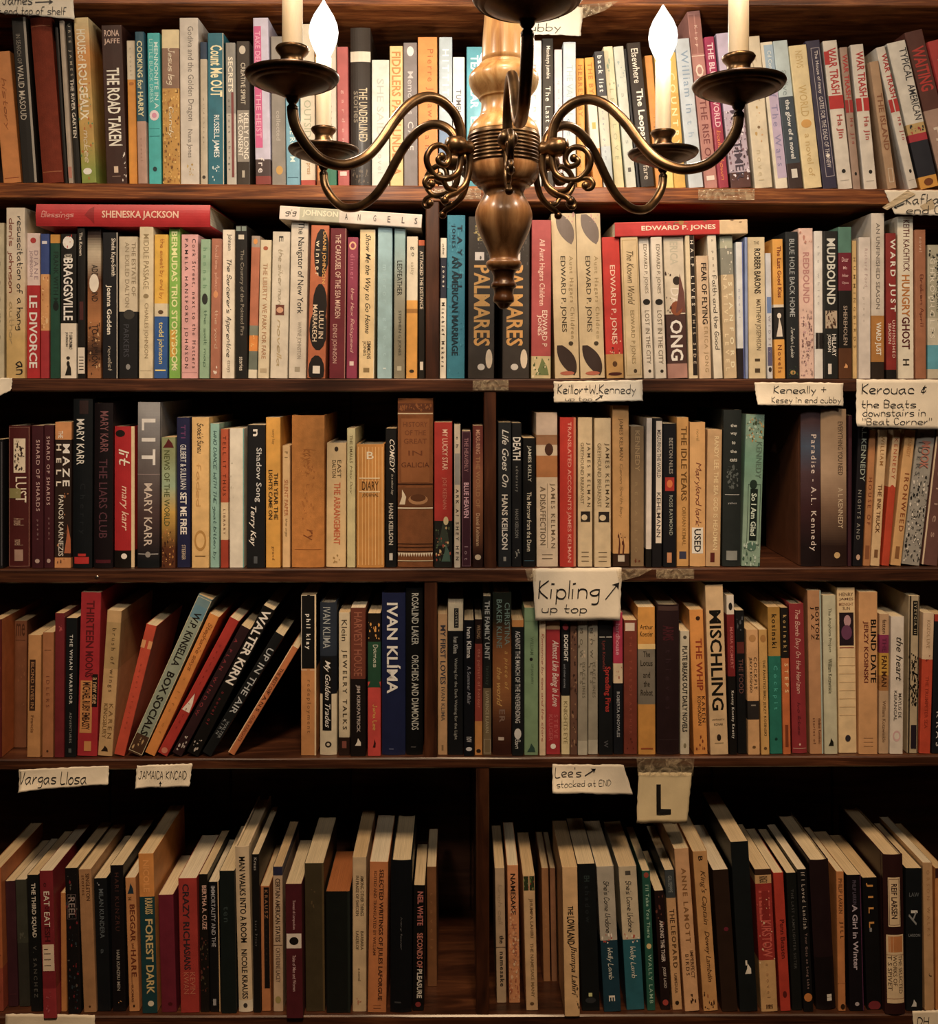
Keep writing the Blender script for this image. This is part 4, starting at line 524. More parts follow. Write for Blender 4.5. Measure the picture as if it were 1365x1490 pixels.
ROW4 = '''
-12 5 902 -12 sb8642c|5a1c1c|s .1 .9 .1 .9 7a3030 10|maroon-spined book with orange side at the left edge
20 38 904 21 r.04|7c4c30|h .02 .12 .5 .7 4a2814 me;r .1 .9 .15 .155 5a3420;s .1 .9 .3 .7 8a5838 8|dull brown hardback set back behind its neighbours
39 58 925 41|c28c52|r .15 .6 .2 .62 3a2418;t .22 .6 .38 .25 b08050 BLOND LIVES IN;t .66 .8 .4 .25 6a4420 Francis|short tan paperback with a dark title strip
61 77 921 62|aa6e42|t .35 .6 .5 .3 7a4428 IDLERS;e .5 .95 .1 .01 4a2c18;r .2 .8 .14 .143 6a4020|short copper-tan paperback
79 93 893 80|701f27|s .2 .8 .08 .12 b05050 4|plain narrow maroon paperback
94 112 900 96|0f1518|T .12 .62 .5 .28 c0c4c0 THE WHAN WARRIOR;t .68 .9 .5 .2 8a8e8c ADVENTURES;r .35 .6 .94 .97 505858|black paperback between maroon and tall red
112 141 863 118|a6202b|T .05 .34 .5 .4 5c1218 THIRTEEN;T .36 .52 .5 .4 5c1218 MOONS;r .1 .7 .54 .86 c88848;T .55 .84 .4 .4 2a1410 MICHAEL RUBY EMBASSY;r .68 .95 .5 .7 1a1412;t .52 .68 .8 .2 c8a070 a new one;r .35 .7 .91 .97 c88848|tall crimson paperback with a tan label
142 163 890 156|c39f6a@.08,b0925e@.4,c39f6a|t .12 .56 .55 .38 55401f brush of wings;t .64 .88 .72 .28 7a5c30 KAREN;t .64 .88 .35 .28 7a5c30 KINGSBURY;v .2 .7 .93 .97 2a1c10|tan paperback reading brush of wings
165 181 912 212|c5472b|r 0 1 .12 .18 d89860;t .3 .8 .5 .25 a03820 novel stories|red-orange paperback, first of the steeply leaning ones
182 206 874 285|6a8a90@.06,5f8a9c@.14,8f9c8a@.88,4a3020|T .1 .44 .5 .5 1f1a14 W.P. KINSELLA;T .48 .88 .5 .5 1f1a14 BOX SOCIALS;f .02 .98 .01 .99 d8cca4;s .2 .8 .9 .97 b89868 8|blue-green leaning book reading BOX SOCIALS
208 225 899 302|d58633|c .06 .4 .5 .6 8a4c14 Stephanie says;t .45 .85 .5 .25 b06c20 a life of|orange leaning paperback right of the blue-green one
226 243 905 331|ac2c22|e .5 .97 .3 .02 c87860;t .1 .9 .5 .2 8a1c18 between friends;v .1 .9 .55 .68 e4d8c8|red leaning paperback with a white flash
247 264 917 347|2c161a|t .1 .7 .3 .3 8a3038 A PLAN WINDOW;s .2 .8 .85 .98 b0a8a0 8|very dark maroon leaning paperback
268 288 889 379|0f0d0d|T .02 .52 .5 .72 e8e4dc WALTER KIRN;t .58 .8 .4 .25 7a2428 a novel of;s .2 .8 .9 .97 b0a8a0 6|black leaning paperback with heavy white capitals
290 307 927 396|121517|t .12 .66 .55 .62 b4babc UP IN THE AIR;t .72 .86 .65 .28 8a9092 WALTER;t .72 .84 .3 .24 8a9092 KIRN|black leaning paperback reading UP IN THE AIR
329 341 945 422|c6743e|r 0 .12 0 1 e8c89c;t .2 .42 .5 .5 3a1c10 THE BEST OF;t .42 .6 .5 .5 3a1c10 FANS;t .64 .88 .5 .45 7a3c20 OUR KNIGHTS|thin orange paperback leaning lowest over the dark gap
438 460 866 438|0f0f0f@.46,cc8c4c|f .02 .98 .003 .47 e8dcc4;T .12 .34 .45 .36 e4e0d4 phil klay;t .53 .86 .5 .32 8a5c30 redeployment;r .9 1 0 1 e4cca0|black over tan paperback, right of the dark gap
466 490 877 466 h|2a3340@.35,14181f@.6,dccfae|t .03 .3 .4 .45 a0a8a8 IVAN KLIMA;r .15 .7 .36 .84 10100f;i .38 .82 .42 .42 e4e4dc My Golden Trades;e .5 .93 .2 .02 302820;e .5 .93 .1 .01 dccfae|slate and cream hardback reading My Golden Trades
493 509 892 493|d3c4a2@.875,2c1a14|t .05 .2 .5 .5 4a4030 Klein;T .26 .82 .5 .52 4a4030 JEWELRY TALKS;r .3 .7 .9 .95 8a4c40|cream paperback reading JEWELRY TALKS
510 532 885 510|6a3424@.48,160f0f|t .03 .46 .5 .55 9a5c44 HARVEST HOUSE;T .52 .84 .5 .3 b0a49c JIM KIRKPATRICK;v .3 .7 .88 .93 e4dccc|brown over black paperback
535 554 893 535|14100e@.05,1a1410@.2,1f4a34@.48,cb4139|s .05 .95 .05 .18 e0a040,c88430 12;c .22 .38 .6 .4 c8ccb8 Damas;v 0 1 .4 .52 1f4a34;c .64 .82 .55 .35 e0b850 Jana Lee;v .4 .6 .88 .94 3a1410|black, green and coral red paperback
556 590 863 556 h|1a2245|T .06 .62 .5 .58 e2e6ea IVAN KLÍMA;r .3 .5 .96 .965 60688a|very wide navy hardback with large white capitals
591 615 856 591 h|0b0d0f|t .03 .34 .55 .42 b8bab0 ROSALIND LAKER;t .4 .85 .55 .42 b8bab0 ORCHIDS AND DIAMONDS;r .3 .6 .95 .955 505050|black hardback reading ORCHIDS AND DIAMONDS
637 651 894 637|cca06c|T .08 .5 .55 .55 3a3a44 MY FIRST LOVES;t .52 .76 .55 .4 5a5048 IVAN KLIMA;r .4 .6 .93 .97 8a6c44|tan paperback reading MY FIRST LOVES
652 674 879 652|ded1ae@.18,121518|r .4 .7 .03 .16 16181a;t .04 .15 .55 .14 c0b8a0 LOVERS;t .22 .33 .5 .3 d0d0c4 Ivan Klima;t .36 .9 .5 .24 a8a89c Waiting for the Dark Waiting for the Light|black paperback with a cream head and label
675 690 903 675|0c1018|T .05 .28 .5 .45 e8e8e0 Ivan Klima;t .34 .62 .5 .34 9a9ca4 A Summer Affair;e .5 .95 .3 .015 c8c8c8;t .86 .9 .5 .5 c0c0c0 nov|blue-black paperback with bold white name line
691 702 902 691|2a1814@.18,a44232@.75,d08c40|t .04 .14 .5 .5 c8a070 WRONG;t .22 .65 .5 .5 d88c70 the pursuit of honour;e .5 .97 .3 .015 302018|thin red and orange paperback
703 715 868 703|1f2321@.58,7c6a4a|T .03 .4 .5 .6 c4c8c0 THE FAMILY UNIT;t .44 .56 .5 .5 50584c fantasy;t .6 .86 .5 .4 c0b490 LAWRENCE KLAVAN;f .1 .9 .9 .99 b0a488|tall narrow dark paperback reading THE FAMILY UNIT
717 744 863 717 h g|1f261f@.06,28281c@.28,a4622c@.5,a86a34@.68,5a3420@.9,3a1c14|t .06 .32 .78 .28 7a9a90 CHRISTINA;t .04 .34 .35 .28 7a9a90 BAKER KLINE;i .36 .6 .72 .28 dcae58 a piece of;i .46 .7 .35 .28 dcae58 the world;T .72 .8 .5 .3 8a7060 ER;r .3 .6 .89 .91 c8b8a8|tall hardback reading a piece of the world
745 762 903 745|d08a40@.05,15191b|t .08 .76 .5 .42 d8d8d0 AGAINST THE MARCH OF THE NEVERENDING;e .5 .84 .3 .04 d8d8d0;c .88 .95 .5 .5 e0e0d8 Barn|black paperback with an orange head
763 783 885 763|7e9f76|t .2 .32 .55 .24 54704e WILLIAM;e .5 .35 .12 .012 1c1c18;t .38 .52 .55 .24 54704e OF JANUARY;r .05 .95 .09 .093 5c7c56;v .2 .8 .92 .98 2c4a40|sage green paperback with a dark triangle at its foot
785 794 903 785|e2caa4|c .1 .9 .5 .6 a84838 Romance by sea and the stars|thin cream paperback with red script, under the large note
795 815 905 795|d0a878@.06,aa2a32|i .14 .64 .6 .6 f0dcd0 Almost Like Being in Love;t .7 .88 .7 .28 c06060 STEVE;t .7 .9 .32 .28 c06060 KLUGER;e .5 .94 .2 .02 f0e0d8|crimson paperback reading Almost Like Being in Love
817 829 905 817|14161a@.56,d6ca9a|e .5 .04 .35 .025 c04048;T .1 .3 .55 .5 dcdcd4 DOGFIGHT;t .32 .5 .4 .25 8a9098 and other stories;t .6 .92 .5 .45 8a7c50 KNIGHTS EYE|black over straw paperback reading DOGFIGHT
830 840 905 830|6a4a3a|s .1 .9 .05 .95 9a7858,3a241c 24|thin mottled brown paperback
841 855 892 841|9c9684@.9,b8b4a0|t .04 .5 .35 .3 5a5444 KNOWLES;t .35 .6 .6 .3 5a5444 PEACE LINES;s .05 .95 .02 .4 b8a890,5c5040 10|grey paperback, left of two alike under the large note
856 870 892 856|9c9684@.9,b8b4a0|t .04 .5 .35 .3 5a5444 KNOWLES;t .35 .6 .6 .3 5a5444 PEACE LINES;s .05 .95 .02 .4 b8a890,5c5040 10|grey paperback, right of two alike under the large note
872 892 892 871|0d0f12@.18,14171a|r .05 .95 .17 .175 c8c8c0;t .2 .4 .35 .28 7a3430 Lynn Knowles;T .38 .7 .6 .5 b02c24 Spreading Fires;t .9 .95 .5 .3 5a5c60 W|black paperback with red title reading Spreading Fires
893 907 892 892|b43050@.36,dcc8a4@.5,14181f|t .08 .3 .5 .45 dca0b0 hardhouse;s .2 .9 .38 .49 b07058 5;t .56 .88 .5 .3 b8bcc0 ROBERTA KNOWLES|pink, cream and black paperback
908 928 903 908|7e3828|r .1 .8 .02 .08 e0d0bc;t .12 .5 .5 .2 9c503c THE TALES;s .2 .8 .88 .97 5a2418 5;t .5 .85 .5 .2 9c503c OF ARTHUR|plain brick-brown hardback with torn pale corner
929 954 884 928|db9a3a@.285,80796a@.66,db9a3a|h .12 .15 .5 .75 3a2814 Arthur;h .165 .2 .5 .75 3a2814 Koestler;h .3 .34 .5 .4 2c2418 The;h .36 .4 .5 .7 2c2418 Lotus;h .44 .48 .5 .4 2c2418 and;h .5 .54 .5 .35 2c2418 the;h .56 .6 .5 .7 2c2418 Robot;r .15 .85 .955 .965 a04c20;r 0 1 .25 .285 e8c880|orange and grey paperback with stacked words ending Robot
956 988 880 956 h|2b1b1d|r .05 .95 .01 .04 4a3430;T .14 .24 .5 .5 4a1c24 ARMS;t .3 .7 .5 .25 38242a thieves;r .05 .95 .9 .905 38282a|wide dark wine hardback wrapped in clear film
990 1006 919 990|cbc2a8|T .12 .82 .5 .55 1f1a16 PLATE BREAKS OUT DAILY NOVELS;e .5 .05 .2 .015 4a4438;e .5 .93 .15 .02 8a8060|pale short paperback filled by black capitals
1010 1030 888 1003|e4983e|e .6 .06 .16 .015 3a2010;T .2 .56 .6 .45 9a3a18 THE WHIP;t .6 .78 .8 .25 4a2c18 KAREN;t .6 .8 .5 .25 4a2c18 KONDAZIAN;s .2 .8 .88 .97 8a3c1c 8|amber orange paperback reading THE WHIP
1034 1060 852 1026|dcbc8c|T .15 .74 .5 .66 16130f MISCHLING;h .79 .8 .5 .7 3a2c1c AFFINITY;h .815 .83 .5 .5 3a2c1c KONAR;e .5 .9 .12 .02 302418;r .25 .75 .93 .935 a08860|tall cream paperback reading MISCHLING in black capitals
1062 1073 867 1057|ddd5c4@.12,7e1f22@.51,12100f|e .5 .07 .25 .025 202020;t .2 .46 .55 .4 c06c68 MARIA KOMERT;T .6 .9 .5 .42 d0d0c8 Knotty Knotty Knotty|narrow white, red and black paperback
1074 1087 889 1070|101215|r .1 .9 .22 .3 5a2420;t .34 .58 .5 .5 6a4440 THE FOOD;s .1 .9 .05 .15 505458 5|black paperback with small dim red panel
1089 1106 917 1086|d4a56e@.57,2a2624@.72,d4a56e|e .5 .07 .3 .03 b8884c;t .22 .48 .72 .28 2a2016 COCKPIT;t .22 .5 .3 .28 2a2016 JERZY KOSINSKI;r .3 .7 .6 .61 8a8478;e .5 .94 .15 .012 6a4c28|short cream-tan paperback with a dark photo band
1108 1120 917 1104|cca056|e .5 .07 .35 .03 a87838;t .24 .85 .5 .4 4a3818 THE PAINTED BIRD JERZY KOSINSKI;e .5 .95 .2 .012 6a4c28|narrow ochre paperback beside the dark-banded one
1121 1139 884 1117|ad8230@.335,167263|T .05 .28 .5 .4 1c1810 kosinski;T .4 .7 .5 .42 3aa89a Cockpit;e .5 .9 .12 .01 0c3830|green paperback with mustard head reading Cockpit
1140 1151 885 1136|1a1614@.345,c66a30|T .05 .3 .5 .45 b89858 kosinski;T .38 .58 .6 .5 ecc088 STEPS;r .3 .7 .8 .95 7a3818|orange paperback with black head reading STEPS
1153 1174 879 1148 h|8e2b33|c .04 .6 .5 .45 d8b0a0 The Bomb Day On the Horizon;c .66 .88 .5 .25 5a1820 Ivo Ikkes;e .5 .94 .06 .008 e0c0b0;r .05 .95 .965 .97 c09080|wine red hardback with pale script title
1179 1198 860 1175|bb8a5e|T .1 .3 .7 .3 2c1c10 BOSTON;T .1 .3 .32 .3 2c1c10 JAZZ;t .78 .94 .75 .2 6a4024 Vladimir Korolenko;t .78 .94 .35 .2 6a4024 stories of;r .9 1 0 1 a8c0b8|tall tan-brown paperback with black inked title
1200 1219 867 1197|c4c4a8|t .08 .36 .5 .3 54543c The Amphora Project;t .4 .62 .5 .3 54543c William Kotzwinkle;v .3 .7 .9 .95 1c1c14|pale green-white paperback reading The Amphora Project
1221 1247 856 1218|e4c998|h .03 .05 .5 .8 5a3828 HENRY;h .06 .08 .5 .8 5a3828 JAMES;h .09 .11 .5 .8 8a5838 MIDNIGHT;h .115 .135 .5 .4 5a3828 SUN;r .1 .9 .15 .35 241820;e .55 .2 .2 .035 b89098;e .5 .27 .3 .045 6a3c5c;r .1 .9 .36 .365 8a3c28;r .05 .95 .42 .422 c0a070;r .05 .95 .47 .472 c0a070;r .05 .95 .52 .522 c0a070;r .05 .95 .57 .572 c0a070;r .05 .95 .62 .622 c0a070;r .05 .95 .67 .672 c0a070;r .05 .95 .72 .722 c0a070;r .05 .95 .77 .772 c0a070;e .5 .91 .15 .02 302c34|ruled cream paperback with a portrait photograph near its head
1250 1277 862 1250|d39f67|T .17 .56 .78 .3 1c140e BLIND DATE;T .18 .56 .35 .3 6a2c20 JERZY KOSINSKI;r .25 .75 .9 .903 8a5c38;r .25 .75 .925 .928 8a5c38;r .25 .75 .95 .953 8a5c38|light brown paperback reading BLIND DATE
1279 1293 894 1280|c5a078@.15,8a2f58@.28,c99a30@.44,a8743c@.55,bfa07c|t .04 .14 .5 .4 4a2c20 fatten;t .17 .27 .5 .4 5a2040 THE;T .3 .52 .5 .55 4a2a14 FAN MAN;t .62 .92 .5 .35 7a5c40 William Kotzwinkle|narrow striped paperback reading FAN MAN
1295 1314 898 1297|dbd3c6|i .15 .47 .65 .5 2c2820 the heart;t .56 .74 .72 .24 3c342c MAYLIS DE;t .54 .76 .38 .24 3c342c KERANGAL;e .5 .87 .3 .04 d8b0b0;e .5 .87 .2 .025 dbd3c6|off-white paperback reading the heart
1320 1336 868 1323|b8a888|r .05 .2 0 1 3c3428;r .85 .95 0 1 3c3428;r .35 .8 .03 .25 1a1812;t .04 .24 .58 .22 c8bc98 SYZYGIA III;c .36 .74 .5 .8 0f0d0a xkyx;s .05 .95 .36 .7 14120e 30;r .3 .8 .82 .97 241c28|black and tan striped book with a twisting black motif
1338 1354 893 1344|dcc09e@.33,c74424|t .05 .25 .5 .3 a88860 KOZOL LIVE;s .2 .7 .3 .34 8a2418 4;t .45 .82 .5 .3 98301a THE TRUMPETER SEA|cream over vermilion paperback
1356 1374 895 1360|15181f|r 0 1 0 .05 a83020;t .7 .95 .5 .4 c8c8c8 KRAS|black paperback with a red tip at the right edge
'''
ROW5 = '''
-14 5 1264 -18 r.01|b4632f@.7,a04830|s .1 .9 .1 .9 8a4424 8|orange-brown book at the left frame edge
12 27 1283 7 r.02|40202a|r .1 .9 .9 .903 6a3840|narrow wine-brown hardback with tan page tops
28 44 1281 22 r.02|3f4238@.5,33342e|s .2 .8 .4 .5 5a5c50 5|grey-green hardback beside the wine-brown one
45 62 1274 39 r.01|131618|T .06 .46 .5 .42 d0ccc0 THE THIRD SQUAD;t .52 .9 .5 .3 5c5c58 V. SANCHEZ|black paperback reading THE THIRD SQUAD
63 88 1268 57 r-.004|7e1f29@.8,9a2c34|h .08 .11 .4 .2 3a1014 o;t .14 .24 .5 .42 e8dcc8 EAT;t .24 .28 .5 .3 401418 or;t .28 .38 .5 .42 e8dcc8 EAT;T .38 .48 .5 .42 4a1418 ESH;r .1 .95 .5 .68 e0ccb0;r .2 .5 .53 .535 504038;r .2 .7 .56 .565 504038;r .2 .7 .6 .605 504038;r .2 .7 .64 .645 504038;s .2 .9 .82 .97 b05058 8|crimson paperback with a crooked price sticker
89 97 1300 88|c08040||thin tan paperback with its top bent
99 118 1264 94|131113|s .1 .9 .02 .98 5a544c,2c3a44,7a2028 26;f .15 .85 .18 .35 6a5a5c;t .2 .34 .5 .5 9a8c88 REEL|black paperback with filmstrip specks
122 141 1266 114|aa7e52|t .03 .22 .7 .3 4a2c18 SINGLETON;t .04 .18 .35 .25 6a4424 stories;e .5 .96 .08 .008 4a2c18|wide plain tan paperback reading SINGLETON
142 161 1279 136 r.01|10151a|t .08 .45 .55 .34 5c6870 MILAN KUNDERA;s .3 .7 .03 .06 8a9098 3;t .5 .6 .5 .2 4a545c a|black paperback with grey-blue capitals
164 183 1260 160 r.01|0f0d11|t .05 .45 .5 .3 4a2c28 HARI KUNZRU;t .58 .86 .5 .24 a8a49c HARI KUNZRU MEN;s .3 .7 .92 .97 c09058 3|black paperback with dim maroon lettering
188 203 1278 182|c68a50|v .2 .8 .04 .12 1c3444;t .14 .17 .4 .3 3a2414 THE;T .2 .48 .6 .5 6a3018 BEGGAR;t .49 .53 .6 .3 6a3018 and;T .54 .74 .6 .5 6a3018 HARE;r .35 .4 .74 .82 4a2414;t .8 .93 .4 .24 6a3c20 TUOMAS;e .5 .96 .1 .01 302010|tan paperback reading BEGGAR and HARE
207 229 1243 201 sc8843c|d68d3a@.27,154046|T .04 .24 .5 .4 e8a050 NICOLE;T .28 .38 .62 .5 d0b878 KRAUSS;T .41 .68 .6 .5 d0b878 FOREST;T .7 .88 .6 .5 d0b878 DARK;e .6 .94 .2 .018 d8d0b8|tall paperback of orange over teal reading FOREST DARK
235 257 1303 230|6d1c30|e .6 .93 .15 .015 4a1018|plain burgundy hardback with pale page top
263 290 1279 259|a4312a|T .04 .5 .4 .36 33262c CRAZY RICH;T .5 .68 .42 .36 33262c ASIANS;t .7 .86 .68 .28 c06850 KEVIN;t .7 .86 .34 .28 c06850 KWAN|brick red paperback reading CRAZY RICH ASIANS
292 305 1273 289|16130f|T .08 .4 .6 .5 d0a898 BERTHA A. CUZE;s .1 .9 .45 .9 4a4430,5a3028 14|black paperback with pinkish cream capitals
306 321 1284 303|0f1116|t .03 .5 .45 .4 a8acb4 IMMORTALITY AND THE;r .9 1 0 1 c8a878;r .3 .6 .9 .95 9a9ca0|narrow black paperback with a cream side edge
322 346 1268 319|111c1c|t .25 .36 .4 .3 344444 ten|plain dark green-black book
348 368 1232 342 h|d8c29c@.93,e4d8c0|T .06 .58 .5 .45 1a1612 MAN WALKS INTO A ROOM;T .62 .92 .5 .42 2c2420 NICOLE KRAUSS;e .5 .96 .15 .015 3c3430|tall cream hardback reading MAN WALKS INTO A ROOM
369 380 1244 366|151515|t .02 .1 .5 .4 b0acA4 Kraus;t .42 .58 .5 .3 6c6c6c Lara Prior|narrow black paperback right of the tall cream hardback
381 394 1290 379|bd7a46|r .35 .95 .01 .82 161414;t .03 .26 .62 .35 a87850 KRAUSZ;t .3 .6 .62 .2 3c3028 stories|tan paperback with a long black title panel
398 412 1262 397|2a2c48@.06,c5aa8a|T .08 .52 .5 .5 3a2820 CERTAIN AMERICAN STATES;r .05 .95 .54 .545 5a4030;t .56 .8 .5 .45 5a4438 CATHERINE LACEY;e .5 .92 .3 .025 9a8c50|pale paperback with navy head reading CERTAIN AMERICAN STATES
417 441 1287 415 r-.005|4f1822|t .12 .34 .5 .2 c8a8a8 Tomasi di Lampedusa;r .05 .95 .37 .48 dcd4c8;e .5 .425 .28 .03 14100f;t .53 .8 .5 .2 c8a8a8 Tales of Men and Women|maroon book with a black and white emblem patch
445 473 1257 443|3f3723|r .9 1 0 1 5a4a2c;s .3 .6 .15 .3 5c4c30 4|olive-brown hardback with broad bright page top
475 510 1298 474 ra8683c|0f1513|r .9 1 0 1 1c2420|wide black-green hardback with its top in shadow
513 533 1248 513|ccb48c|t .12 .38 .7 .25 403424 AMONG OTHER THINGS;t .12 .38 .35 .22 403424 IN PRAISE OF SWEDEN;t .48 .6 .7 .22 5c4c34 BARBARA;t .48 .6 .35 .22 5c4c34 LAGERLOF;t .72 .8 .5 .2 7a6848 a novel;s .3 .7 .9 .97 b07858 6|cream paperback right of the wide black-green one
535 562 1255 538|c47a42|T .05 .92 .62 .3 3a2014 SELECTED WRITINGS OF JULES LAFORGUE;t .06 .62 .32 .16 5a3420 EDITED AND TRANSLATED BY WILLIAM;r .3 .7 .95 .953 6a3c20;r .3 .7 .97 .973 6a3c20|orange-brown paperback with one long black title
568 599 1252 569 h|0c1116|c .06 .9 .5 .12 7a7c80 ivory tower;r .2 .5 .93 .94 3c4044|wide glossy black hardback with a white page top
600 618 1289 602|0b0b0c|T .05 .32 .6 .5 c07068 NEIL WHITE;T .38 .66 .6 .5 c07868 SECONDS OF;T .67 .9 .6 .45 d8d4c8 PLEASURE;e .5 .95 .25 .02 8a3030|black paperback with pink and white capitals
622 636 1262 621 r.06|80542f|t .1 .8 .5 .3 9a6c40 travels|brown paperback set back at the end of its row
723 737 1264 720 r.025|bca484|c .12 .42 .5 .5 a08c70 lunch cell;T .5 .56 .6 .45 2a2420 the;T .62 .88 .6 .45 2a2420 namesake;r 0 1 .585 .59 5a4c40|beige paperback reading the namesake
741 757 1260 738 r.025|d6925f|T .06 .36 .5 .45 30201c NAMESAKE;t .42 .72 .5 .55 a86c50 JHUMPA;s .05 .95 .3 .98 e8c098,b0603c,e0a878 50|peach patterned paperback reading NAMESAKE
766 783 1275 761|d6b282|r .05 .95 .005 .11 2c3a20;s .05 .95 .01 .11 7a8c48,a84030 12;t .17 .46 .6 .35 6a5030 JHUMPA LAHIRI;t .5 .9 .6 .28 8a7048 THE NAMESAKE MANY;e .5 .95 .18 .012 6a5030|cream paperback with small green picture head
791 801 1264 788 r.07|a07248|t .1 .8 .5 .3 b48c5c sharp|narrow brown paperback set back, left of two
803 813 1264 800 r.07|92684a|t .1 .8 .5 .3 a8804c teeth|narrow brown paperback set back, right of two
822 844 1263 812 r-.003|dcb680|T .26 .32 .5 .35 1a1410 THE;T .33 .52 .5 .5 1a1410 LOWLAND;i .52 .86 .62 .5 2a1c14 Jhumpa Lahiri;s .8 .95 .8 .98 5a4428 5|large cream paperback with bold black title ending LAND
847 873 1258 840|0c1316|T .08 .12 .5 .3 2c3c3c EH;t .15 .4 .5 .25 242c30 shadow;r .4 .6 .88 .905 c8d090;e .5 .93 .3 .02 2c3034|wide black paperback with a tiny pale emblem
879 904 1262 868|b0ab9c@.51,143a4b|c .1 .46 .5 .35 3a3834 She's Come Undone;s .1 .9 .47 .53 b04438,e8e0d4 9;c .56 .78 .5 .38 d8dcd8 Wally Lamb;T .89 .93 .5 .35 e0e4e0 E|grey over navy paperback with a script title
912 938 1262 900|c9bd9f@.51,1d6070|r .35 .65 .03 .06 504c44;c .1 .46 .5 .35 3a3834 She's Come Undone;s .1 .9 .47 .53 b04438,e8e0d4 9;c .56 .78 .5 .38 d8dcd8 Wally Lamb|cream over teal paperback with a script title
942 954 1268 934|1e5a4c|e .5 .03 .3 .02 a04838;T .1 .48 .55 .42 9ac4b0 I'll Take You There;e .5 .54 .3 .02 d8c080;t .6 .95 .55 .42 9ac4b0 WALLY LAMB|dark green paperback reading Take You There
962 976 1297 952|1e1112|s .1 .9 .02 .3 6a3c30 10;T .25 .6 .55 .4 c8c0b8 AMONG THE TIGER;t .64 .82 .55 .35 c8c0b8 JOSEF LADD;e .5 .94 .3 .025 a83c34|dark maroon short paperback with white capitals
979 993 1267 967|3c4448@.2,cca06c|t .04 .16 .5 .4 8a9494 GIUSEPPE;t .28 .38 .5 .5 4a3420 THE;T .4 .7 .55 .45 5a4024 LEOPARD;t .74 .88 .5 .3 5a4024 LAMPEDUSA;e .5 .95 .2 .015 302010|tan paperback with slate head reading LEOPARD
997 1018 1236 981|d4a574|T .12 .58 .55 .34 8a6034 ANNE LAMOTT;t .63 .8 .72 .24 4a3018 IMPERFECT;t .65 .78 .38 .24 4a3018 BIRDS;s .2 .8 .9 .96 3a2414 6|tall light tan paperback with wide brown capitals
1024 1045 1240 1008|cd9a5b|T .03 .06 .5 .3 302010 B;i .12 .46 .55 .45 5a3c1c King's Captain;i .5 .82 .55 .42 5a3c1c Dewey Lambdin;s .1 .9 .88 .99 a86c38,4a2c18 12|golden tan paperback reading King's Captain
1051 1074 1267 1037|2b1c14|e .6 .42 .15 .015 6a1c30|plain dark brown hardback with tan page top
1077 1103 1226 1063|10171a|v .4 .75 .72 .78 e0dcd4;r .45 .55 .7 .73 e0dcd4|tall black paperback with a small white figure
1108 1132 1266 1098|382418@.04,c8a068@.1,9c2b26@.64,c8a068|t .05 .095 .5 .5 201410 RINGO;T .15 .36 .5 .65 c8584c HELL;T .36 .62 .55 .6 cc5c50 KIRSTOW;r .35 .75 .15 .35 8a2420;s .05 .95 .2 .66 e0c8a0,b04438 14;t .66 .9 .5 .2 b08858 a novel;t .95 .98 .5 .4 5a3c20 EMBER|red over tan paperback with large faint letters
1136 1151 1271 1125|b43422|t .34 .62 .6 .45 4a1414 Penn Beasen;e .5 .88 .2 .025 5a1814|bright red narrow paperback
1153 1168 1271 1144|111515|t .12 .7 .5 .26 4a4c4c THE LAST LAMPLIGHTER SISTER|black paperback with faint grey letters beside bright red
1170 1184 1266 1160|0f1114|t .02 .42 .55 .38 b0a8a0 If I Loved Landish;t .45 .84 .55 .34 8a7470 Your Guts on Long Lake;e .5 .9 .42 .03 c07830|black paperback with an orange disc at its foot
1188 1216 1252 1177 h|201316@.65,140e10|r .55 .8 .9 .945 d8d4c8;r .55 .8 .92 .922 201316|wide very dark brown hardback with tiny white mark
1220 1231 1269 1217|c47f42|t .05 .3 .5 .5 5a3418 PHILIP LARKIN;T .36 .48 .55 .55 4a2c14 JILL;r 0 1 .8 .803 8a5428;e .6 .97 .3 .02 302010|narrow orange-tan paperback reading JILL
1237 1258 1274 1232|110d15|t .04 .22 .5 .25 5c5468 PHILIP LARKIN;T .22 .7 .5 .36 b8b0c0 A Girl in Winter;r .9 .95 0 1 5a2c50;e .5 .95 .15 .015 b0a8b0|black-violet paperback reading A Girl in Winter
1262 1284 1278 1255|0d0d10|T .04 .38 .45 .45 d89840 JILL;e .5 .97 .42 .035 7a2830;r .35 .5 .38 .41 8a8c90|black paperback with golden capitals reading JILL
1288 1317 1244 1284 h r-.002|2f1717|r .22 .82 .14 .45 dcc49a;f .26 .78 .15 .44 5a2c28;T .18 .4 .52 .3 3a2420 REIF LARSEN;r .1 .95 .5 .93 dcc49a;r .2 .9 .51 .61 c07c40;t .63 .87 .78 .2 5a4430 THE SELECTED;t .63 .82 .5 .2 5a4430 WORKS OF;t .63 .85 .25 .2 5a4430 T S SPIVET;r .1 .95 .625 .628 8a5c40;r .1 .95 .9 .903 8a5c40|wide dark hardback with two cream label panels
1319 1343 1264 1318|0f151a|h .17 .2 .5 .6 5a6268 LAW;T .28 .33 .5 .4 d0d4d4 1;c .3 .4 .4 .5 8a9094 y;h .46 .48 .5 .7 7a8288 LARSON;v .3 .6 .92 .97 c8ccc8|black hardback left of the pale leaning pair
1346 1360 1256 1343|c59d6c|t .05 .5 .5 .3 a87c4c ORSON WALKS;c .7 .82 .6 .3 3a2414 j|pale tan paperback near the right edge
1362 1376 1264 1361|c48444|r 0 1 0 .07 3a1c20|orange tan paperback cut by the right frame edge
'''
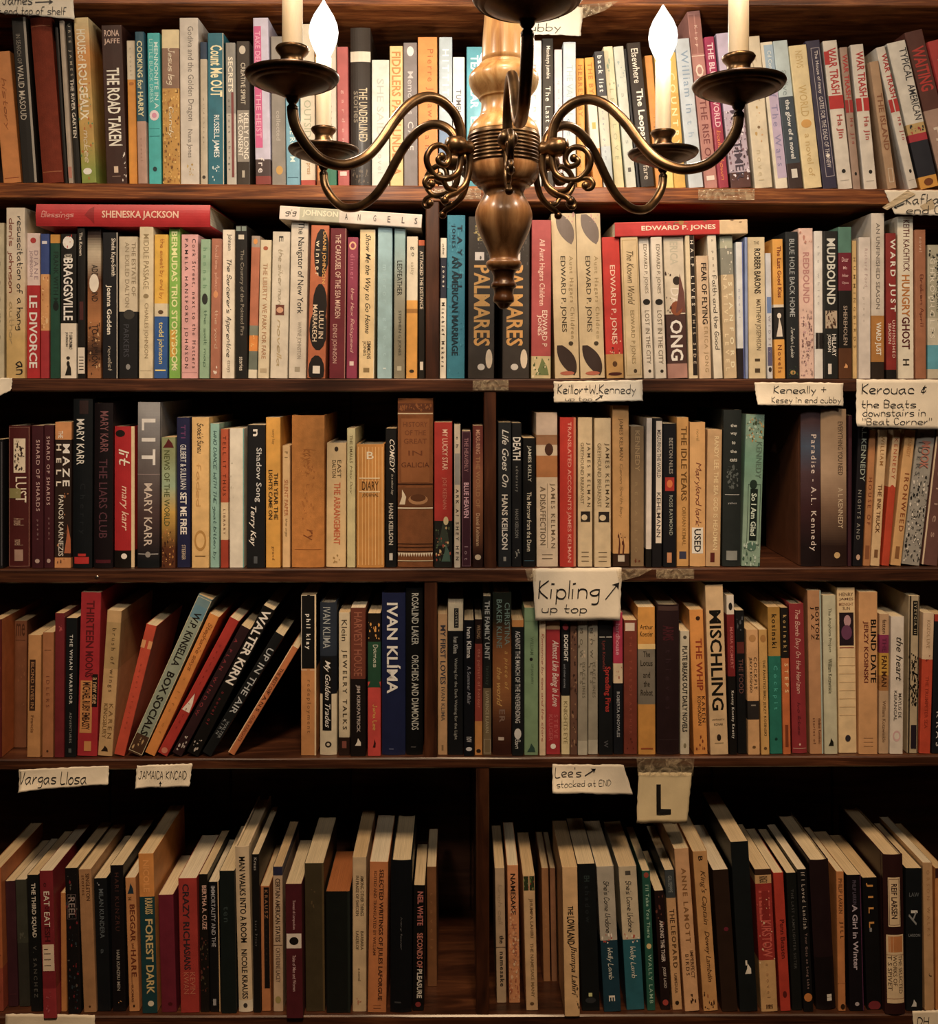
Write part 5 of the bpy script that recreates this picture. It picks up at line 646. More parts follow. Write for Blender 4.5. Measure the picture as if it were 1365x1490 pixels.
# books lying flat: x0 x1 y0 y1 of the spine | cover | print (in the spine's own frame, head to the left) | label | tilt
FLAT = '''
53 306 297 329 0.3|b9242a|c .03 .22 .5 .4 e09890 Blessings;v .1 .9 .28 .335 901c20;T .38 .82 .5 .42 e4c0a8 SHENESKA JACKSON|red hardback lying flat over the second-shelf books at left
406 613 299 319 3.6|dcd2c4@.14,b4b49c@.42,d8cec0|c .04 .12 .5 .5 3a3028 gig;T .16 .41 .55 .55 e4dcc0 JOHNSON;t .46 .48 .5 .45 4a4440 A;t .55 .57 .5 .45 4a4440 N;t .66 .68 .5 .45 4a4440 G;t .76 .78 .5 .45 4a4440 E;t .86 .88 .5 .45 4a4440 L;t .95 .97 .5 .45 4a4440 S|white paperback lying tilted on the books left of the partition
895 1088 317 338 -1.4|c22b2a@.79,dcc094|T .2 .76 .5 .42 f0d8c0 EDWARD P. JONES;s .78 .98 .05 .95 8a6a40,5a3a28 10;e .9 .5 .2 .02 a87838|red paperback lying flat over the right-hand second-shelf books
'''
SHELF = {'top': (265.5, 275.5, 289, 292.5), 'second': (551, 551.5, 570, 570), 'third': (829, 826, 849, 846), 'fourth': (1105.5, 1100, 1121, 1119), 'bottom': (1479.5, 1476, 1496, 1494)}
def shelf_z(row, x):
    a, b = SHELF[row][0], SHELF[row][1]
    za, zb = wp(0, a).z, wp(1365, b).z; xa, xb = wp(0, 0).x, wp(1365, 0).x
    return za+(zb-za)*(x-xa)/(xb-xa)

# ------------------------------------------------------------------ book builder
def outline(W, T, hard):
    """cross-section of a cover seen from above: outer and inner point lists running back-left, spine, back-right"""
    if hard:
        b = min(0.0024, W*0.11); t = 0.0022; g = 0.004
        out = [(0, T), (0, g+0.004), (0.0006, g+0.001), (0, g-0.002)]
        n = 8
        for i in range(n+1):
            u = i/n; out.append((W*u, -b*(1-(2*u-1)**2)))
        out += [(W, g-0.002), (W-0.0006, g+0.001), (W, g+0.004), (W, T)]
        inn = [(t, T), (t, g+0.004), (t, g+0.001), (t, g)]
        for i in range(n+1):
            u = i/n; inn.append((t+(W-2*t)*u, 0.0006-(b*0.6)*(1-(2*u-1)**2)+0.0005))
        inn += [(W-t, g), (W-t, g+0.001), (W-t, g+0.004), (W-t, T)]
        return out, inn, b, slice(4, 4+n)
    t = 0.0005; r = min(0.0012, W*0.12)
    out = [(0, T), (0, 0.012), (0, r), (r*0.3, r*0.3), (r, 0), (W/2, -0.0002), (W-r, 0), (W-r*0.3, r*0.3), (W, r), (W, 0.012), (W, T)]
    inn = [(t, T), (t, 0.012), (t, r+t), (t+r*0.3, r*0.3+t), (r+t, t), (W/2, t), (W-r-t, t), (W-t-r*0.3, r*0.3+t), (W-t, r+t), (W-t, 0.012), (W-t, T)]
    return out, inn, 0.0002, slice(2, 8)

def parse_cover(s):
    bands = []
    for b in s.split(','):
        c, _, f = b.partition('@'); bands.append((float(f) if f else 1.0, c))
    bands[-1] = (1.0, bands[-1][1]); return bands

import bmesh
def cut_across(vs, fs, W, n=8):
    bm = bmesh.new(); bv = [bm.verts.new((x, 0, z)) for x, z in vs]
    for f in fs:
        try: bm.faces.new([bv[i] for i in f])
        except ValueError: pass
    for i in range(1, n):
        bmesh.ops.bisect_plane(bm, geom=bm.verts[:]+bm.edges[:]+bm.faces[:], plane_co=(W*i/n, 0, 0), plane_no=(1, 0, 0), dist=1e-7)
    bm.verts.index_update()
    r = [(v.co.x, v.co.z) for v in bm.verts], [tuple(v.index for v in f.verts) for f in bm.faces]
    bm.free(); return r
BIG = 0.0088
def print_on(mbs, decos, W, H, bulge, seed, hard):
    rnd = random.Random(seed)
    def yy(x): 
        u = min(max(x/W, 0), 1)
        return -bulge*(1-(2*u-1)**2)
    lay = [0.00014]; kind = ['t']; cur = [0]; tx = [mbs[0][1]]
    def put(vs, fs, col):
        e = lay[0]
        if hard and kind[0] in 'tTicshvle' and max(v[0] for v in vs)-min(v[0] for v in vs) > W/9: vs, fs = cut_across(vs, fs, W)
        w_ = max(v[0] for v in vs)-min(v[0] for v in vs); h_ = max(v[1] for v in vs)-min(v[1] for v in vs)
        if kind[0] in 'tTich' and lay[0] != cur[0]: cur[0] = lay[0]; mbs.append(('lettering', MB())); tx[0] = mbs[-1][1]
        nm = {'l': 'printed_leaf', 'r': 'printed_panel', 'e': 'printed_emblem', 'v': 'printed_motif', 'h': 'lettering'}.get(kind[0], 'lettering')
        if kind[0] in 'revl' and min(w_, h_) > BIG: mb = MB(); mbs.append((nm, mb))
        elif kind[0] in 'tTich': mb = tx[0]
        else: mb = mbs[0][1]
        mb.add([(x, yy(x)-e, z) for x, z in vs], fs, col)
    def grid(x0, x1, z0, z1, col, n=None):
        n = n or (5 if hard else 1)
        vs = []; fs = []
        for i in range(n+1):
            x = x0+(x1-x0)*i/n; vs += [(x, z0), (x, z1)]
        for i in range(n): fs.append((2*i, 2*i+2, 2*i+3, 2*i+1))
        put(vs, fs, col)
    for d in decos.split(';'):
        p = d.split()
        if not p: continue
        k = p[0]; kind[0] = k
        if k in 'tTich':
            y0, y1, xc, sz = map(float, p[1:5]); col = lin(p[5]); s = ' '.join(p[6:])
            if k == 'c': vs, fs = stroke_mesh(s, 0.85, 0.3, seed, 0.25 if xc == .5 else 0.0)
            else:
                tgt = ((y1-y0)*H)/(sz*W)
                sp = 1.0
                vs, fs = font_mesh(s, 0.022 if k == 'T' else 0.006, 1.0, k == 'i')
                if vs and k != 'h':
                    nat = (max(v[0] for v in vs)-min(v[0] for v in vs))/max(1e-6, max(v[1] for v in vs)-min(v[1] for v in vs))
                    if tgt > 1.5*nat and len(s) > 1:
                        sp = round(min(2.2, 1+0.75*(tgt/nat-1.25)), 1)
                        vs, fs = font_mesh(s, 0.022 if k == 'T' else 0.006, sp, k == 'i')
            if not vs: continue
            u0 = min(v[0] for v in vs); u1 = max(v[0] for v in vs); v0 = min(v[1] for v in vs); v1 = max(v[1] for v in vs)
            if k == 'h':
                sx = sz*W/(u1-u0); sz_ = (y1-y0)*H/(v1-v0)
                q = [(xc*W+(a-(u0+u1)/2)*sx, H*(1-y1)+(b-v0)*sz_) for a, b in vs]
            else:
                L = (y1-y0)*H; hh = sz*W
                su = L/(u1-u0); sv = hh/(v1-v0)
                if su > 2.2*sv: su = 2.2*sv
                mid = H*(1-(y0+y1)/2)
                q = [(xc*W+(b-(v0+v1)/2)*sv, mid-(a-(u0+u1)/2)*su) for a, b in vs]
            q = [(min(max(x, W*0.02), W*0.98), z) for x, z in q]
            put(q, fs, col)
        elif k in 'rfz':
            x0, x1, y0, y1 = map(float, p[1:5]); col = lin(p[5])
            if k == 'r': grid(x0*W, x1*W, H*(1-y1), H*(1-y0), col)
            elif k == 'f':
                t = 0.0006
                grid(x0*W, x0*W+t, H*(1-y1), H*(1-y0), col, 1); grid(x1*W-t, x1*W, H*(1-y1), H*(1-y0), col, 1)
                grid(x0*W, x1*W, H*(1-y0)-t, H*(1-y0), col); grid(x0*W, x1*W, H*(1-y1), H*(1-y1)+t, col)
            else:
                n = 14
                for i in range(n):
                    a = W*(x0+(x1-x0)*i/n); b = W*(x0+(x1-x0)*(i+1)/n)
                    put([(a, H*(1-y0)), (b, H*(1-y0)), ((a+b)/2, H*(1-y1))], [(0, 2, 1)], col)
        elif k == 'l':
            x0, x1, y0, y1 = map(float, p[1:5]); n = 10; vs = []; fs = []
            for q in range(n+1):
                t = q/n; x = W*(x0+(x1-x0)*t); z = H*(1-(y0+(y1-y0)*t)); w_ = 0.34*W*sin(pi*min(1, t*0.93+0.07))**0.7
                vs += [(max(x-w_*0.8, 0.03*W), z-0.01*H*sin(pi*t)), (min(x+w_, 0.97*W), z+0.012*H*sin(pi*t))]
            fs = [(2*q, 2*q+2, 2*q+3, 2*q+1) for q in range(n)]
            put(vs, fs, lin(p[5]))
        elif k == 'v':
            x0, x1, y0, y1 = map(float, p[1:5])
            a, b, c = (x0*W, H*(1-y1)), (x1*W, H*(1-y1)), ((x0+x1)/2*W, H*(1-y0))
            m1 = ((a[0]+c[0])/2+0.04*W, (a[1]+c[1])/2); m2 = ((b[0]+c[0])/2+0.08*W, (b[1]+c[1])/2)
            put([a, b, m2, c, m1], [(0, 1, 2, 3, 4)], lin(p[5]))
        elif k == 'e':
            xc, yc, rx, ry = map(float, p[1:5])
            n = 14; vs = [(xc*W, H*(1-yc))]+[(xc*W+rx*W*cos(2*pi*i/n), H*(1-yc)+ry*H*sin(2*pi*i/n)) for i in range(n)]
            vs = [(min(max(x, 0), W), min(max(z, 0.0003), H-0.0003)) for x, z in vs]
            put(vs, [(0, 1+i, 1+(i+1) % n) for i in range(n)], lin(p[5]))
        elif k == 's':
            x0, x1, y0, y1 = map(float, p[1:5]); cols = [lin(c) for c in p[5].split(',')]; n = int(int(p[6])*(2.2 if int(p[6]) > 12 else 1.3))
            for _ in range(n):
                cx = W*rnd.uniform(x0, x1); cz = H*(1-rnd.uniform(y0, y1)); r = rnd.uniform(0.0004, 0.0017); m = rnd.randint(4, 6); a0 = rnd.uniform(0, 6)
                el = rnd.uniform(0.6, 2.6)
                vs = [(min(max(cx+r*cos(a0+2*pi*i/m)*rnd.uniform(.6, 1.2), 0.0002), W-0.0002), cz+el*r*sin(a0+2*pi*i/m)*rnd.uniform(.6, 1.2)) for i in range(m)]
                put(vs, [tuple(range(m))], rnd.choice(cols))
                lay[0] += 0.000004
        lay[0] += 0.00003

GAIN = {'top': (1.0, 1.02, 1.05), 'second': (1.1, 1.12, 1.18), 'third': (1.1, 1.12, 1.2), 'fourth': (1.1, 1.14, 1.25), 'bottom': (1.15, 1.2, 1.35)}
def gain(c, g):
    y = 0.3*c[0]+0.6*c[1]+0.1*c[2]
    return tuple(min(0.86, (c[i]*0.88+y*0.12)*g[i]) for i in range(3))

def make_book(W, H, T, cover, decos, seed, hard=False, cloth=False, side=None, page=None, g=(1, 1, 1), label='', row='', group='', soft=False):
    root = empty('hardcover_book' if hard else 'paperback_book', (0, 0, 0))
    tag(root, label, 'book', group)
    bands = parse_cover(cover)
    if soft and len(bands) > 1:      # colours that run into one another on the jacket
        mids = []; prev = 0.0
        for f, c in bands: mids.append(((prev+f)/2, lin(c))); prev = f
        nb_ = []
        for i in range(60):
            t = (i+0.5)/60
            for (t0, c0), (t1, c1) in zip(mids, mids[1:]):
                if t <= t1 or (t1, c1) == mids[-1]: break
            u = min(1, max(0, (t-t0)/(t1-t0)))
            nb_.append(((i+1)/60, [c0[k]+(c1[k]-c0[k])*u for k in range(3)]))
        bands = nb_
    rnd = random.Random(seed)
    out, inn, bulge, spsl = outline(W, T, hard)
    mb = MB(); n = len(out)
    zs = [H*(1-f) for f, _ in bands][::-1]; zs = [0.0]+[z for z in zs if z > 1e-6]+[H]
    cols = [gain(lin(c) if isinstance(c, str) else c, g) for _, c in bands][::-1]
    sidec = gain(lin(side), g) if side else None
    for j in range(len(zs)-1):
        z0, z1 = zs[j], zs[j+1]; col = cols[j]
        vs = [(x, y, z) for z in (z0, z1) for x, y in out]+[(x, y, z) for z in (z0, z1) for x, y in inn]
        fs = []; o2 = 2*n
        for i in range(n-1):
            c = col if (spsl.start <= i < spsl.stop or not sidec) else sidec
            mb.add([vs[i], vs[i+1], vs[n+i+1], vs[n+i]], [(0, 1, 2, 3)], c)
            mb.add([vs[o2+i], vs[o2+n+i], vs[o2+n+i+1], vs[o2+i+1]], [(0, 1, 2, 3)], (0.6, 0.55, 0.45))
        for i in (0, n-1):
            mb.add([vs[i], vs[n+i], vs[o2+n+i], vs[o2+i]], [(0, 1, 2, 3) if i == 0 else (3, 2, 1, 0)], col)
    for z, top in ((0.0, False), (H, True)):
        col = cols[-1] if top else cols[0]
        for i in range(n-1):
            q = [(*out[i], z), (*out[i+1], z), (*inn[i+1], z), (*inn[i], z)]
            mb.add(q, [(0, 1, 2, 3) if top else (3, 2, 1, 0)], col)
    mb.build('cover', M_CLOTH if cloth else (M_HC if hard else M_PB), root)
    pb = MB()
    pc = lin(page) if page else rnd.choice([(0.72, 0.62, 0.44), (0.68, 0.55, 0.36), (0.75, 0.68, 0.54), (0.62, 0.47, 0.28), (0.7, 0.6, 0.42)])
    if hard: x0, x1, y0, y1, z0, z1 = 0.0024, W-0.0024, 0.001, T-0.004, 0.003, H-0.003
    else: x0, x1, y0, y1, z0, z1 = 0.0007, W-0.0007, 0.0011, T-0.0004, 0.0003, H-0.0003
    # page block with a slightly bowed top and concave fore edge
    nx = 6; vs = []; fs = []
    ny = 3
    for k, z in enumerate((z0, z1)):
        for j in range(ny+1):
            for i in range(nx+1):
                u = i/nx
                yb = y0+(y1-y0)*j/ny - (0.003*(1-(2*u-1)**2) if (j == ny and hard) else 0)
                zz = z - (0.0004*rnd.random() if k else 0)
                vs.append((x0+(x1-x0)*u, yb, zz))
    m = (nx+1)*(ny+1)
    for j in range(ny):
        for i in range(nx):
            a = j*(nx+1)+i
            fs.append((a, a+nx+1, a+nx+2, a+1)); fs.append((m+a, m+a+1, m+a+nx+2, m+a+nx+1))
    for i in range(nx):
        fs.append((i, i+1, m+i+1, m+i)); a = ny*(nx+1)+i; fs.append((a+1, a, m+a, m+a+1))
    for j in range(ny):
        a = j*(nx+1); fs.append((a+nx+1, a, m+a, m+a+nx+1)); a += nx; fs.append((a, a+nx+1, m+a+nx+1, m+a))
    pb.add(vs, fs, pc); pb.build('page_block', M_PAGES, root)
    mbs = [('small_print', MB())]
    print_on(mbs, decos, W, H, bulge, seed, hard)
    for nm, dm in mbs:
        if dm.v:
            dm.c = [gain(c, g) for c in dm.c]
            o_ = dm.build(nm, M_INK, root)
            if nm == 'small_print': o_['kind'] = 'stuff'
    return root

BOOKS = []
def build_row(name, data, seed0):
    rnd = random.Random(seed0); specs = []
    for ln in data.strip().split('\n'):
        head, cover, decos, label = ln.split('|')
        hp = head.split(); xb0, xb1, yt, xt0 = map(float, hp[:4])
        rec = rnd.uniform(0.005, 0.010); hard = cloth = False; side = page = None; soft = False
        if name in ('top', 'second'): rec = rnd.uniform(0.004, 0.012)
        for f in hp[4:]:
            if f == 'h': hard = True
            elif f == 'c': cloth = True
            elif f == 'g': soft = True
            elif f[0] == 's': side = f[1:]
            elif f[0] == 'p' and len(f) > 1: page = f[1:]
            elif f[0] == 'r':
                try: rec = float(f[1:])
                except ValueError: page = f[1:]
        if hard: rec += 0.003
        Y = D+rec
        x0 = wp(xb0, 0, Y).x; x1 = wp(xb1, 0, Y).x; xt = wp(xt0, 0, Y).x; zt = wp(0, yt, Y).z
        specs.append(dict(x0=x0, x1=x1, xt=xt, zt=zt, Y=Y, hard=hard, cloth=cloth, side=side, page=page, cover=cover, decos=decos, label=label.strip(), soft=soft, zb=shelf_z(name, (x0+x1)/2)))
    for s in specs:
        s['a'] = math.atan2(s['xt']-s['x0'], s['zt']-s['zb'])
        s['h'] = (s['zt']-s['zb'])/cos(s['a'])
        s['w'] = max(0.0035, (s['x1']-s['x0'])*cos(s['a']))
    # left line and right line of a book at height t (measured from the shelf)
    def L(s, t): return s['x0']+t*math.tan(s['a'])
    def R(s, t): return s['x0']+s['w']/cos(s['a'])+t*math.tan(s['a'])
    for s, q in zip(specs, specs[1:]):
        tt = min(s['h']*cos(s['a']), q['h']*cos(q['a']))
        gap = min(L(q, 0)-R(s, 0), L(q, tt)-R(s, tt))-0.0005
        if gap < 0:
            cut = min(-gap, s['w']*0.22); s['w'] -= cut*cos(s['a']); gap += cut
        if gap < 0:
            # straighten the pair towards a common lean, then slide
            if L(q, tt)-R(s, tt) < L(q, 0)-R(s, 0): q['a'] += min(0.03, max(0, s['a']-q['a']))
            gap = min(L(q, 0)-R(s, 0), L(q, tt)-R(s, tt))-0.0004
            if gap < 0: q['x0'] -= gap; q['w'] = max(0.0035, q['w']+gap*0.8)
    for i, s in enumerate(specs):
        T = min(0.165, max(0.105, s['h']*0.66))*(1.0 if s['hard'] else 0.98)
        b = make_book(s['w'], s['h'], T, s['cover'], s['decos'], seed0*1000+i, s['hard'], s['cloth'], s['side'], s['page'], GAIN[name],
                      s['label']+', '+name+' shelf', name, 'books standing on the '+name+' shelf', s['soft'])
        a = s['a']
        # rest the lowest foot corner on the sloping board
        if a <= 0: px_, pivot = s['x0'], 0.0
        else: px_, pivot = s['x0']+s['w']/cos(a), s['w']
        zb = shelf_z(name, px_)+0.0007
        b.rotation_euler = (0, a, 0)
        b.location = (px_-pivot*cos(a), s['Y'], zb+pivot*sin(a))
        BOOKS.append(b)
build_row('top', ROW1, 1)
build_row('second', ROW2, 2)
build_row('third', ROW3, 3)
build_row('fourth', ROW4, 4)
build_row('bottom', ROW5, 5)
for i, ln in enumerate(FLAT.strip().split('\n')):
    head, cover, decos, label = ln.split('|')
    x0, x1, y0, y1, tilt = map(float, head.split())
    Y = D+0.004
    a = wp(x0, y0, Y); b = wp(x1, y1, Y)
    Hh = b.x-a.x; Ww = (a.z-b.z) if tilt < 3 else (a.z-b.z)
    bk = make_book(Ww, Hh, 0.14 if i else 0.15, cover, decos, 9000+i, i == 0, False, None, None, GAIN['second'], label, 'second', 'books lying flat on the second shelf')
    # spine head to the left: local +z -> -x, local +x (right of spine) -> +z
    bk.rotation_euler = (0, -pi/2+radians(tilt), 0)
    t = radians(tilt)
    # local z axis points to (-cos t, +sin t), local x axis to (sin t, cos t)
    bk.location = (b.x, Y, wp(0, y1, Y).z - (Hh*sin(t)))
    if i == 2: bk.location.z = wp(0, 340, Y).z + 0.0
# ------------------------------------------------------------------ the bookcase (a built-in wall of shelves)
BACKY = D+0.25
XL, XR = -0.98, 1.02
case = empty('bookcase', (0, D, 0)); tag(case, 'dark stained wooden bookcase filling the wall behind the chandelier', 'bookcase')
def case_part(name, mb, mat=M_SHELF):
    for i, v in enumerate(mb.v): mb.v[i] = (v[0], v[1]-D, v[2])
    return mb.build(name, mat, case)
def board(x0, x1, zl, zr, th, y0=D, y1=BACKY):
    """a shelf board whose top runs from zl to zr, with eased front edges"""
    mb = MB(); e = 0.0018
    prof = [(y1, 0), (y0+e, 0), (y0, -e), (y0, -th+e), (y0+e, -th), (y1, -th)]
    N = 24; vs = []; fs = []
    rnd = random.Random(int(zl*1000))
    for i in range(N+1):
        u = i/N; x = x0+(x1-x0)*u; z = zl+(zr-zl)*u; j = rnd.uniform(-0.0004, 0.0004)
        for k, (y, dz) in enumerate(prof): vs.append((x, y+(j if k in (2, 3) else 0), z+dz))
    m = len(prof)
    for i in range(N):
        for k in range(m):
            k2 = (k+1) % m
            fs.append((i*m+k, (i+1)*m+k, (i+1)*m+k2, i*m+k2))
    fs.append(tuple(range(m))); fs.append(tuple(N*m+k for k in range(m))[::-1])
    mb.add(vs, fs); return mb
for nm, (a, b, c, d) in SHELF.items():
    th = (wp(0, c).z-wp(0, a).z)*-1
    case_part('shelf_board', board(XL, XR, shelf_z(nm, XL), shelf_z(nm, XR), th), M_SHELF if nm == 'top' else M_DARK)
z0 = wp(0, 3.5).z
case_part('shelf_board', board(XL, XR, wp(0, -14).z, wp(0, -8).z, wp(0, -14).z-wp(0, 5).z))
TOPZ = 2.36
case_part('shelf_board', board(XL, XR, TOPZ, TOPZ, 0.02))
case_part('shelf_board', board(XL, XR, 0.36, 0.36, 0.02))
def upright(px0, px1, top, bot, y0=D+0.0015):
    x0, x1 = wp(px0, 0).x, wp(px1, 0).x; e = 0.0012
    zt = shelf_z(top, x0)-(wp(0, SHELF[top][2]).z-wp(0, SHELF[top][0]).z)*-1-0.0002; zb = shelf_z(bot, x0)+0.0002
    mb = MB()
    out = [(x0, BACKY), (x0, y0+e), (x0+e, y0), (x1-e, y0), (x1, y0+e), (x1, BACKY)]
    vs = [(x, y, z) for z in (zb, zt) for x, y in out]; m = 6
    fs = [(k, (k+1) % m, m+(k+1) % m, m+k) for k in range(m)]+[tuple(range(m))[::-1], tuple(range(m, 2*m))]
    mb.add(vs, fs); return case_part('partition', mb)
M_UP = wood_mat('upright_wood', (0.022, 0.008, 0.005), (0.065, 0.022, 0.011), (0.13, 0.05, 0.022), (60, 160, 5), 0.4, 0.3)
for u in (upright(619.5, 639, 'top', 'second'), upright(704.5, 722, 'second', 'third'), upright(617.5, 636, 'third', 'fourth'), upright(693, 712, 'fourth', 'bottom')):
    u.data.materials[0] = M_UP
for x0, x1 in ((XL-0.025, XL), (XR, XR+0.025)):
    mb = MB(); mb.box((x0, D-0.004, 0.0), (x1, BACKY, TOPZ+0.02)); case_part('side_panel', mb).data.materials[0] = M_UP
# tongue-and-groove back boards
nb = 10
for i in range(nb):
    w_ = (XR-XL)/nb; mb = MB(); x0 = XL+i*w_
    out = [(x0+0.0004, BACKY+0.012), (x0+0.0004, BACKY+0.0025), (x0+0.0025, BACKY), (x0+w_-0.0025, BACKY), (x0+w_-0.0004, BACKY+0.0025), (x0+w_-0.0004, BACKY+0.012)]
    vs = [(x, y, z) for z in (0.02, TOPZ) for x, y in out]; m = 6
    mb.add(vs, [(k, (k+1) % m, m+(k+1) % m, m+k) for k in range(m)]+[tuple(range(m))[::-1], tuple(range(m, 2*m))])
    case_part('back_board', mb, M_BOARD)
mb = MB(); mb.box((XL, D+0.01, 0.0), (XR, D+0.03, 0.34)); case_part('plinth_panel', mb)
p = wp(141, 840, D-0.0005); mb = MB()
lathe(mb, [(0.0001, 0.0016), (0.0018, 0.0014), (0.0026, 0.0006), (0.0026, 0)], 14)
mb.v = [(v[0]+p.x, p.y-v[2]+0.0005, v[1]+p.z) for v in mb.v]; case_part('screw', mb, M_SCREW)

# ------------------------------------------------------------------ paper notes pinned to the shelf edges
def note(corners, lines, label, col='ece5d6', arrows=(), tape=None, curl=0.006, seed=1, y=D-0.0012, font=None, group=None, thick=0.54):
    """corners TL TR BR BL in photograph pixels; lines: (x0, x1, ytop, ybottom, text)"""
    rnd = random.Random(seed)
    P = [wp(cx, cy, y) for cx, cy in corners]
    o = P[0].copy(); NX, NY = 24, 12
    ph = rnd.uniform(0, 6)
    wl = abs(P[1].x-P[0].x); hl = abs(P[0].z-P[3].z)
    def sag(u, v):   # outward curl of the sheet towards its free lower edge
        return -(curl*v**2*(0.6+0.4*sin(3.2*u+ph)) + 0.0012*sin(9*u+ph)*v + 0.0002*sin(13*u+7*v))
    def bil(u, v):
        a = P[0].lerp(P[1], u); b = P[3].lerp(P[2], u); return a.lerp(b, v)
    g = [[None]*(NX+1) for _ in range(NY+1)]
    vs = []; fs = []
    for j in range(NY+1):
        for i in range(NX+1):
            u, v = i/NX, j/NY; q = bil(u, v)
            e = 0.0006
            if j in (0, NY): q.z += rnd.uniform(-e, e)
            if i in (0, NX): q.x += rnd.uniform(-e, e)
            vs.append((q.x-o.x, sag(u, v), q.z-o.z))
    n = len(vs)
    vs += [(a, b+0.00025, c) for a, b, c in vs]
    for j in range(NY):
        for i in range(NX):
            a = j*(NX+1)+i; b = a+NX+1
            fs.append((a, b, b+1, a+1)); fs.append((n+a, n+a+1, n+b+1, n+b))
    edge = [i for i in range(NX+1)]+[j*(NX+1)+NX for j in range(1, NY+1)]+[NY*(NX+1)+i for i in range(NX-1, -1, -1)]+[j*(NX+1) for j in range(NY-1, 0, -1)]
    for a, b in zip(edge, edge[1:]+edge[:1]): fs.append((a, b, n+b, n+a))
    mb = MB(); mb.add(vs, fs, lin(col))
    s = mb.build('paper_note', M_PAPER, None, True); s.location = o
    tag(s, label, 'note', group)
    ink = MB(); IC = (0.012, 0.011, 0.012)
    def place(pts, faces, sub=True):
        q = []
        for (px_, py_) in pts:
            w_ = wp(px_, py_, y)
            u = min(1, max(0, (w_.x-P[0].x)/wl)); zt = P[0].z+(P[1].z-P[0].z)*u; zb = P[3].z+(P[2].z-P[3].z)*u
            v = min(1, max(0, (zt-w_.z)/(zt-zb)))
            q.append((w_.x-o.x, sag(min(1, max(0, u)), v)-0.0008, w_.z-o.z))
        ink.add(q, faces, IC)
    for k, (x0, x1, y0, y1, t) in enumerate(lines):
        if font: V, Fc = font_mesh(t, 0.02, 1.0, False)
        else: V, Fc = stroke_mesh(t, thick, 0.12, seed*13+k, 0.1)
        a0 = min(v[0] for v in V); a1 = max(v[0] for v in V); b0 = min(v[1] for v in V); b1 = max(v[1] for v in V)
        place([(x0+(v[0]-a0)/(a1-a0)*(x1-x0), y1-(v[1]-b0)/(b1-b0)*(y1-y0)) for v in V], Fc)
    for (ax, ay, bx, by, hw) in arrows:
        dx, dy = bx-ax, by-ay; l = math.hypot(dx, dy); dx /= l; dy /= l; t = 0.7
        place([(ax-dy*t, ay+dx*t), (ax+dy*t, ay-dx*t), (bx-dx*2+dy*t, by-dy*2-dx*t), (bx-dx*2-dy*t, by-dy*2+dx*t)], [(0, 1, 2, 3)])
        place([(bx, by), (bx-dx*hw*1.6-dy*hw, by-dy*hw*1.6+dx*hw), (bx-dx*hw*1.1, by-dy*hw*1.1), (bx-dx*hw*1.6+dy*hw, by-dy*hw*1.6-dx*hw)], [(0, 1, 2, 3)])
    if ink.v: ink.build('handwriting' if not font else 'printed_letter', M_INK, s)
    if tape:
        for tp in (tape if isinstance(tape, list) else [tape]):
            quad, mt = tp
            tm = MB(); Q = [wp(a, b, y) for a, b in quad]; vs = []; fs = []; m = 10
            for i in range(m+1):
                for j in range(4):
                    u, v = i/m, j/3; q = Q[0].lerp(Q[1], u).lerp(Q[3].lerp(Q[2], u), v)
                    vs.append((q.x-o.x, -0.0012-0.0008*rnd.random(), q.z-o.z))
            for i in range(m):
                for j in range(3):
                    a = i*4+j; fs.append((a, a+1, a+5, a+4))
            tm.add(vs, fs); tm.build('tape', M_TAPE if mt == 'clear' else M_MASK, s)
    return s
note([(-45, -22), (106, -16), (108, 28), (-45, 16)], [(4, 48, -8, 8, 'James'), (-8, 97, 10, 26, 'er end, top of shelf')], 'white handwritten note at the top left corner ending top of shelf', arrows=[(52, 4, 78, 3, 4)], seed=3, curl=0.004)
note([(745, 6), (849, 10), (845, 52), (742, 50)], [(752, 814, 13, 28, 'Avala'), (758, 816, 34, 50, 'cubby')], 'white note reading cubby, on the highest shelf edge behind the column', col='e6e2d4', seed=4, curl=0.003, thick=0.5,
     tape=([(842, 8), (900, 2), (880, 16), (846, 28)], 'clear'))
note([(1287, 277), (1412, 276), (1412, 316), (1302, 312)], [(1318, 1366, 282, 298, 'Kafka'), (1318, 1368, 299, 312, 'end C')], 'white note reading end C, at the right end of the top shelf edge', seed=5,
     arrows=[(1316, 296, 1300, 303, 3)], tape=[([(1283, 302), (1320, 277), (1332, 283), (1290, 306)], 'mask'), ([(1338, 300), (1356, 290), (1362, 308), (1346, 313)], 'mask')])
note([(806, 555), (935, 553), (934, 583), (806, 586)], [(811, 925, 559, 577, 'Keillor+W.Kennedy'), (822, 861, 577, 585, 'up top')], 'wide low note with up top and small arrow, second shelf edge', seed=6, arrows=[(866, 582, 877, 575, 3)])
note([(1098, 556), (1227, 557), (1227, 591), (1100, 589)], [(1125, 1202, 561, 576, 'Keneally +'), (1121, 1224, 577, 589, 'Kesey in end cubby')], 'white strip note reading in end cubby, second shelf edge', seed=7, curl=0.008)
note([(1247, 552), (1392, 552), (1392, 626), (1242, 620)], [(1253, 1348, 558, 574, 'Kerouac &'), (1252, 1332, 581, 594, 'the Beats'), (1252, 1345, 594, 606, 'downstairs in'), (1251, 1354, 607, 618, '"Beat Corner"')], 'large four line note reading downstairs in Beat Corner', seed=8, curl=0.01, thick=0.54)
note([(-30, 550), (18, 550), (17, 568), (-30, 590)], [], 'torn blank paper scrap at the left end of the second shelf edge', seed=9)
